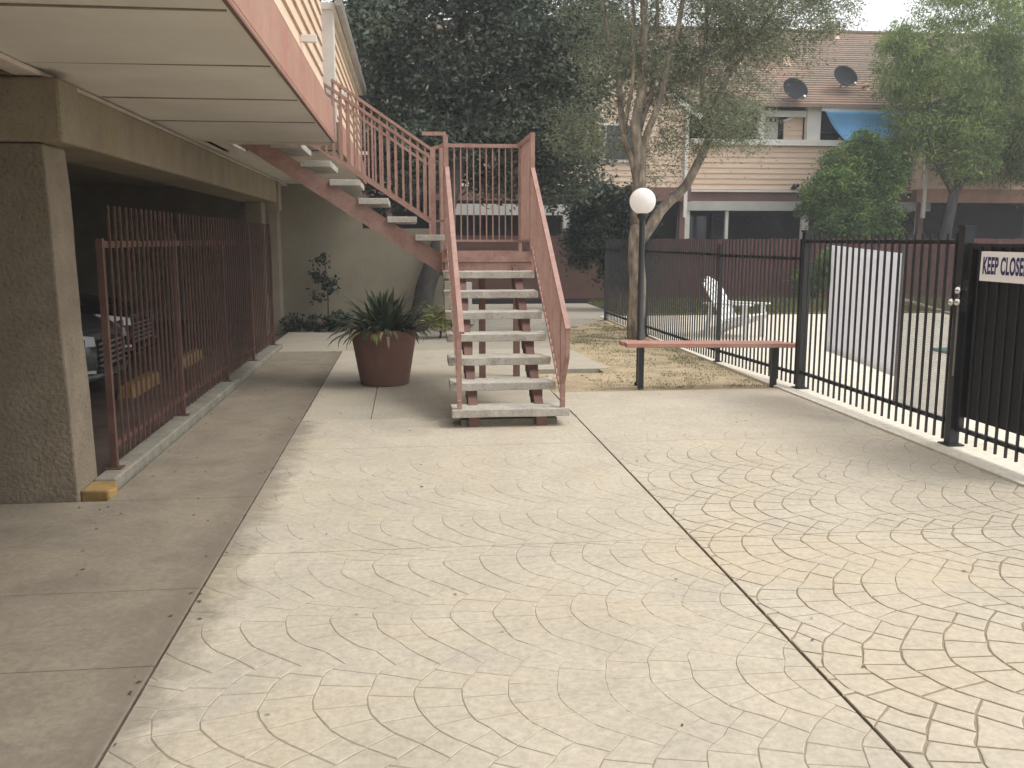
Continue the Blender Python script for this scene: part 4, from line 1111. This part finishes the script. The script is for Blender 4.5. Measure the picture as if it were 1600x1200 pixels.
# pale barked multi-stem tree behind the lamp
bx, by = 3.62, 14.3
lob = [(3.3, 15, 5.4, 1.0, 1.1, 1.3), (4.2, 14.6, 5.2, 1.2, 1.2, 1.2), (5.1, 14.3, 4.5, 1.0, 1.0, 1.1), (5.3, 14.6, 5.5, 1.1, 1.1, .8), (4.0, 14.4, 6.8, 1.9, 1.6, 1.1), (4.2, 14.8, 3.6, 1.1, 1.0, .9),
       (5.0, 14.2, 3.3, .6, .7, .45), (5.6, 14.2, 5.0, .9, .9, .8), (4.7, 14.3, 4.1, .9, .9, .8), (3.2, 14.6, 3.7, .7, .8, .9)]
P = np.concatenate([crown_points(lob, 500, 60, .22, .20), crown_points(billow(lob, 70, .25, .5), 1000, 60, .11, .5)])
tree('pale_tree', 'tall pale barked tree with several stems behind the globe lamp', 'tree', (bx, by, 0),
     [([(bx, by, -.1), (3.60, by, .9), (3.62, by, 1.8)], .15, .125),
      ([(3.68, by, 1.55), (4.0, by, 2.0), (4.38, by, 2.4), (4.66, by - .1, 3.1), (4.9, by - .1, 4.0), (5.35, by, 5.3)], .095, .04),
      ([(3.62, by, 1.75), (3.60, by, 2.6), (3.55, by, 3.3), (3.70, by + .1, 4.2), (3.62, by + .1, 5.4), (3.7, by, 7.2)], .115, .035),
      ([(3.58, by, 2.4), (3.38, by + .1, 3.1), (3.30, by + .2, 3.9), (3.05, by + .3, 5.2)], .07, .03),
      ([(3.62, by, 2.9), (3.85, by - .1, 3.6), (4.12, by - .1, 4.6), (4.3, by - .2, 6.2)], .06, .03),
      ([(3.60, by, 3.2), (3.86, by + .2, 4.0), (3.9, by + .3, 5.4), (4.1, by + .3, 6.8)], .045, .02),
      ([(4.66, by - .1, 3.1), (4.55, by, 4.0), (4.62, by, 5.2), (4.9, by, 6.4)], .045, .02),
      ([(4.9, by - .1, 4.0), (5.4, by - .2, 4.7), (5.9, by - .2, 5.4)], .035, .015),
      ([(3.38, by + .1, 3.1), (3.5, by, 4.2), (3.45, by, 5.6)], .035, .02)], 'bark_pale', (P, 'leaf_grey', .070, .016, .55))
# bright drooping tree on the right
lob = [(14.6, 24.6, 5.4, 1.5, 1.4, 1.1), (16.4, 24.6, 5.0, 1.5, 1.5, 1.2), (15.2, 24.8, 6.9, 1.9, 1.7, 1.3), (17.3, 24.9, 6.6, 1.9, 1.7, 1.5), (16.2, 24.9, 8.3, 2.0, 1.8, 1.2), (14.2, 24.5, 4.3, .8, .8, .8),
       (17.9, 24.7, 4.1, 1.1, 1.2, 1.0), (13.6, 24.6, 6.3, .8, .9, .6), (19.2, 25, 5.6, 1.4, 1.4, 1.6), (18.6, 24.6, 4.6, 1.2, 1.2, 1.1), (16.9, 24.5, 4.4, .6, .6, .5), (15.4, 24.5, 4.2, .6, .7, .6)]
P = np.concatenate([crown_points(lob, 600, 55, .25, .25), crown_points(billow(lob, 75, .4, .75), 1300, 60, .15, .7)])
tree('drooping_tree', 'light green drooping tree rising before the right end of the back building', 'tree', (14.95, 24.3, 0),
     [([(14.9, 24.3, -.1), (14.85, 24.3, 1.4), (15.05, 24.3, 2.9)], .17, .13),
      ([(15.02, 24.3, 2.8), (14.5, 24.3, 3.6), (14.2, 24.4, 4.4), (14.3, 24.5, 5.6)], .09, .04),
      ([(15.05, 24.3, 2.8), (15.6, 24.3, 3.6), (15.95, 24.4, 4.4), (16.6, 24.6, 6.0)], .095, .04),
      ([(15.05, 24.3, 2.9), (15.1, 24.4, 4.0), (15.3, 24.6, 6.0)], .06, .03), ([(15.6, 24.3, 3.6), (16.6, 24.5, 4.0), (17.6, 24.7, 5.2)], .05, .02)],
     'bark_dark', (P, 'leaf_bright', .15, .028, .9))
# vine covered bush in front of the balcony
lob = [(12.3, 24.5, 1.2, 1.15, .8, 1.3), (12.3, 24.5, 2.4, 1.3, .85, 1.1), (12.35, 24.5, 3.4, 1.1, .8, .8), (12.5, 24.6, 4.0, .55, .5, .5), (13.2, 24.5, 3.5, .5, .5, .6), (11.6, 24.5, 2.6, .7, .6, .8)]
P = np.concatenate([crown_points(lob, 500, 60, .13, .5), crown_points(billow(lob, 30, .25, .4), 450, 55, .09, .7)])
tree('vine_bush', 'tall rounded green bush between the porch posts behind the plank fence', 'bush', (12.3, 24.5, 0),
     [([(12.3, 24.5, -.1), (12.3, 24.5, 1.5), (12.35, 24.5, 3.0)], .12, .06)], 'bark_dark', (P, 'leaf_bush', .10, .04, .5))
# dark shrub by the brown wall
lob = [(4.2, 20.2, 1.7, .75, .6, .7), (4.75, 20.1, 1.1, .6, .5, .75), (4.1, 20.3, 2.4, .6, .55, .5), (4.9, 20.2, 2.1, .6, .5, .6), (3.75, 20.3, 1.4, .35, .35, .5)]
P = crown_points(lob, 420, 50, .10, .5)
tree('dark_shrub', 'dark leafy shrub on a pale thin trunk before the brown wall', 'shrub', (4.62, 19.9, 0),
     [([(4.62, 19.9, -.1), (4.60, 19.95, .5), (4.5, 20.1, 1.4)], .075, .05), ([(4.66, 19.92, .3), (4.85, 20, 1.2)], .03, .02)], 'bark_pale', (P, 'leaf_ivy', .085, .05, .4))
# little tree behind the plank fence and plants of the lawn edge
lob = [(10.2, 22.5, .5, .5, .3, .45), (10.6, 22.4, .9, .35, .25, .35)]
P = crown_points(lob, 70, 30, .07, .3)
tree('yucca', 'green spiky plant growing against the plank fence behind the corner post', 'plant', (10.3, 22.5, 0),
     [([(10.3, 22.5, 0), (10.35, 22.5, .6)], .05, .04)], 'bark_dark', (P, 'leaf_bush', .22, .03, -.3))
# thin plant against the beige wall
lob = [(-1.42, 16.1, 1.22, .14, .1, .13), (-1.55, 16.1, .92, .17, .1, .12), (-1.36, 16.1, .78, .12, .1, .1), (-1.52, 16.1, .62, .12, .1, .1)]
P = crown_points(lob, 24, 18, .05, .2)
tree('thin_plant', 'thin dark leafed plant growing up the beige passage wall', 'plant', (-1.45, 16.1, 0),
     [([(-1.4, 16.1, 0), (-1.38, 16.1, .6), (-1.45, 16.1, 1.25)], .014, .008)], 'bark_dark', (P, 'leaf_ivy', .08, .045, .2))
lob = [(-1.35, 15.9, .16, .35, .2, .2), (-1.9, 16.0, .12, .3, .2, .12)]
P = crown_points(lob, 34, 24, .05, .1)
tree('low_shrub', 'low dark shrub at the foot of the beige passage wall', 'shrub', (-1.4, 15.9, 0),
     [([(-1.35, 15.9, 0), (-1.35, 15.9, .2)], .02, .01)], 'bark_dark', (P, 'leaf_ivy', .09, .05, 0))
lob = [(.45, 14.6, .28, .28, .22, .22), (.75, 14.7, .2, .2, .2, .15)]
P = crown_points(lob, 50, 14, .06, .1)
tree('dry_fern', 'dry brownish fern on the walkway behind the big pot', 'plant', (.5, 14.6, 0),
     [([(.5, 14.6, 0), (.5, 14.6, .2)], .02, .01)], 'bark_dark', (P, 'leaf_yel', .16, .025, -.1))

# ------------------------------------------------------------------ GROUND COVER (countless)
def tufts(name, pts, m, h, wd):
    n = len(pts); V = np.zeros((n, 3, 3)); a = rng.uniform(0, 2 * np.pi, n); hh = h * rng.uniform(.4, 1.3, n)
    le = rng.normal(size=(n, 2)) * hh[:, None] * .5
    s = np.stack([np.cos(a), np.sin(a)], 1) * wd / 2
    V[:, 0, :2] = pts[:, :2] - s; V[:, 1, :2] = pts[:, :2] + s; V[:, 2, :2] = pts[:, :2] + le
    V[:, 0, 2] = V[:, 1, 2] = pts[:, 2]; V[:, 2, 2] = pts[:, 2] + hh
    F = np.arange(n * 3).reshape(-1, 3)
    me = fill_mesh(name, V.reshape(-1, 3), F, m)
    o = bpy.data.objects.new(name, me); col.objects.link(o); o['kind'] = 'stuff'; return o
def scatter(n, f):
    out = []
    while len(out) < n:
        x, y, z, ok = f()
        if ok: out.append((x, y, z))
    return np.array(out)
def f1():
    x = random.uniform(2.0, 3.86); y = random.uniform(9.35, 18.0)
    e = (x - 2.0) / 1.86
    dens = .12 + .75 * max(0, nz(x, y, 1.3, 4.0) + .15) * 1.6 + (.35 if e > .75 else 0) + (.2 if y > 11.5 else 0)
    ok = random.random() < dens * .8 and not (x < 2.45 and y > 10.6) and nz(x, y, 3.1, 1.0) > -.1
    return x, y, -.012, ok
tag(tufts('grass', scatter(8500, f1), 'grass', .022, .007), 'sparse short grass on the bare dirt beside the pool fence', 'grass')
def f2():
    return random.uniform(4.4, 20), random.uniform(18.5, 23.0), .03, True
tag(tufts('grass', scatter(26000, f2), 'grass', .10, .02), 'green grass strip between pool deck and plank fence', 'grass')
# dry leaves and grit
mb = MB()
for i in range(420):
    r = random.random()
    if r < .55: x, y, z = random.uniform(1.5, 3.9), random.uniform(9.3, 15), -.008
    elif r < .62: x, y, z = random.uniform(-.9, 3.8), random.uniform(2.6, 9), .003
    elif r < .8: x, y, z = random.choice([JX0, -1.8]) + random.gauss(0, .05), random.uniform(2.6, 13), .003
    else: x, y, z = random.uniform(-1.8, -.95), random.uniform(3, 13), .003
    if y > 9.2 and x < 2.4 and r < .55 and y > 10.6: continue
    s = random.uniform(.006, .016) if r > .55 else random.uniform(.012, .03); a = random.uniform(0, 6.28)
    c, d = math.cos(a) * s, math.sin(a) * s
    mb.add([(x - c, y - d, z), (x + d * .4, y - c * .4, z + s * .3), (x + c, y + d, z + .001), (x - d * .4, y + c * .4, z + s * .2)], [(0, 1, 2, 3)])
tag(obj('leaf_litter', mb, 'debris', kind='stuff'), 'scattered dry leaf bits on dirt and concrete', 'leaf litter')

# ------------------------------------------------------------------ HAZE
HD = 0.0024
hz = MB().box(-60, 60, -30, 70, -1.6, 12).mesh('haze', 'white')
hm = bpy.data.materials.new('haze'); hm.use_nodes = True
hn = hm.node_tree; hn.nodes.remove(hn.nodes['Principled BSDF'])
pv = hn.nodes.new('ShaderNodeVolumePrincipled'); pv.inputs['Color'].default_value = (0.93, 0.95, 1.0, 1); pv.inputs['Density'].default_value = HD
hn.links.new(pv.outputs[0], hn.nodes['Material Output'].inputs['Volume'])
hz.materials.clear(); hz.materials.append(hm)
ho = bpy.data.objects.new('haze', hz); col.objects.link(ho); ho['kind'] = 'stuff'
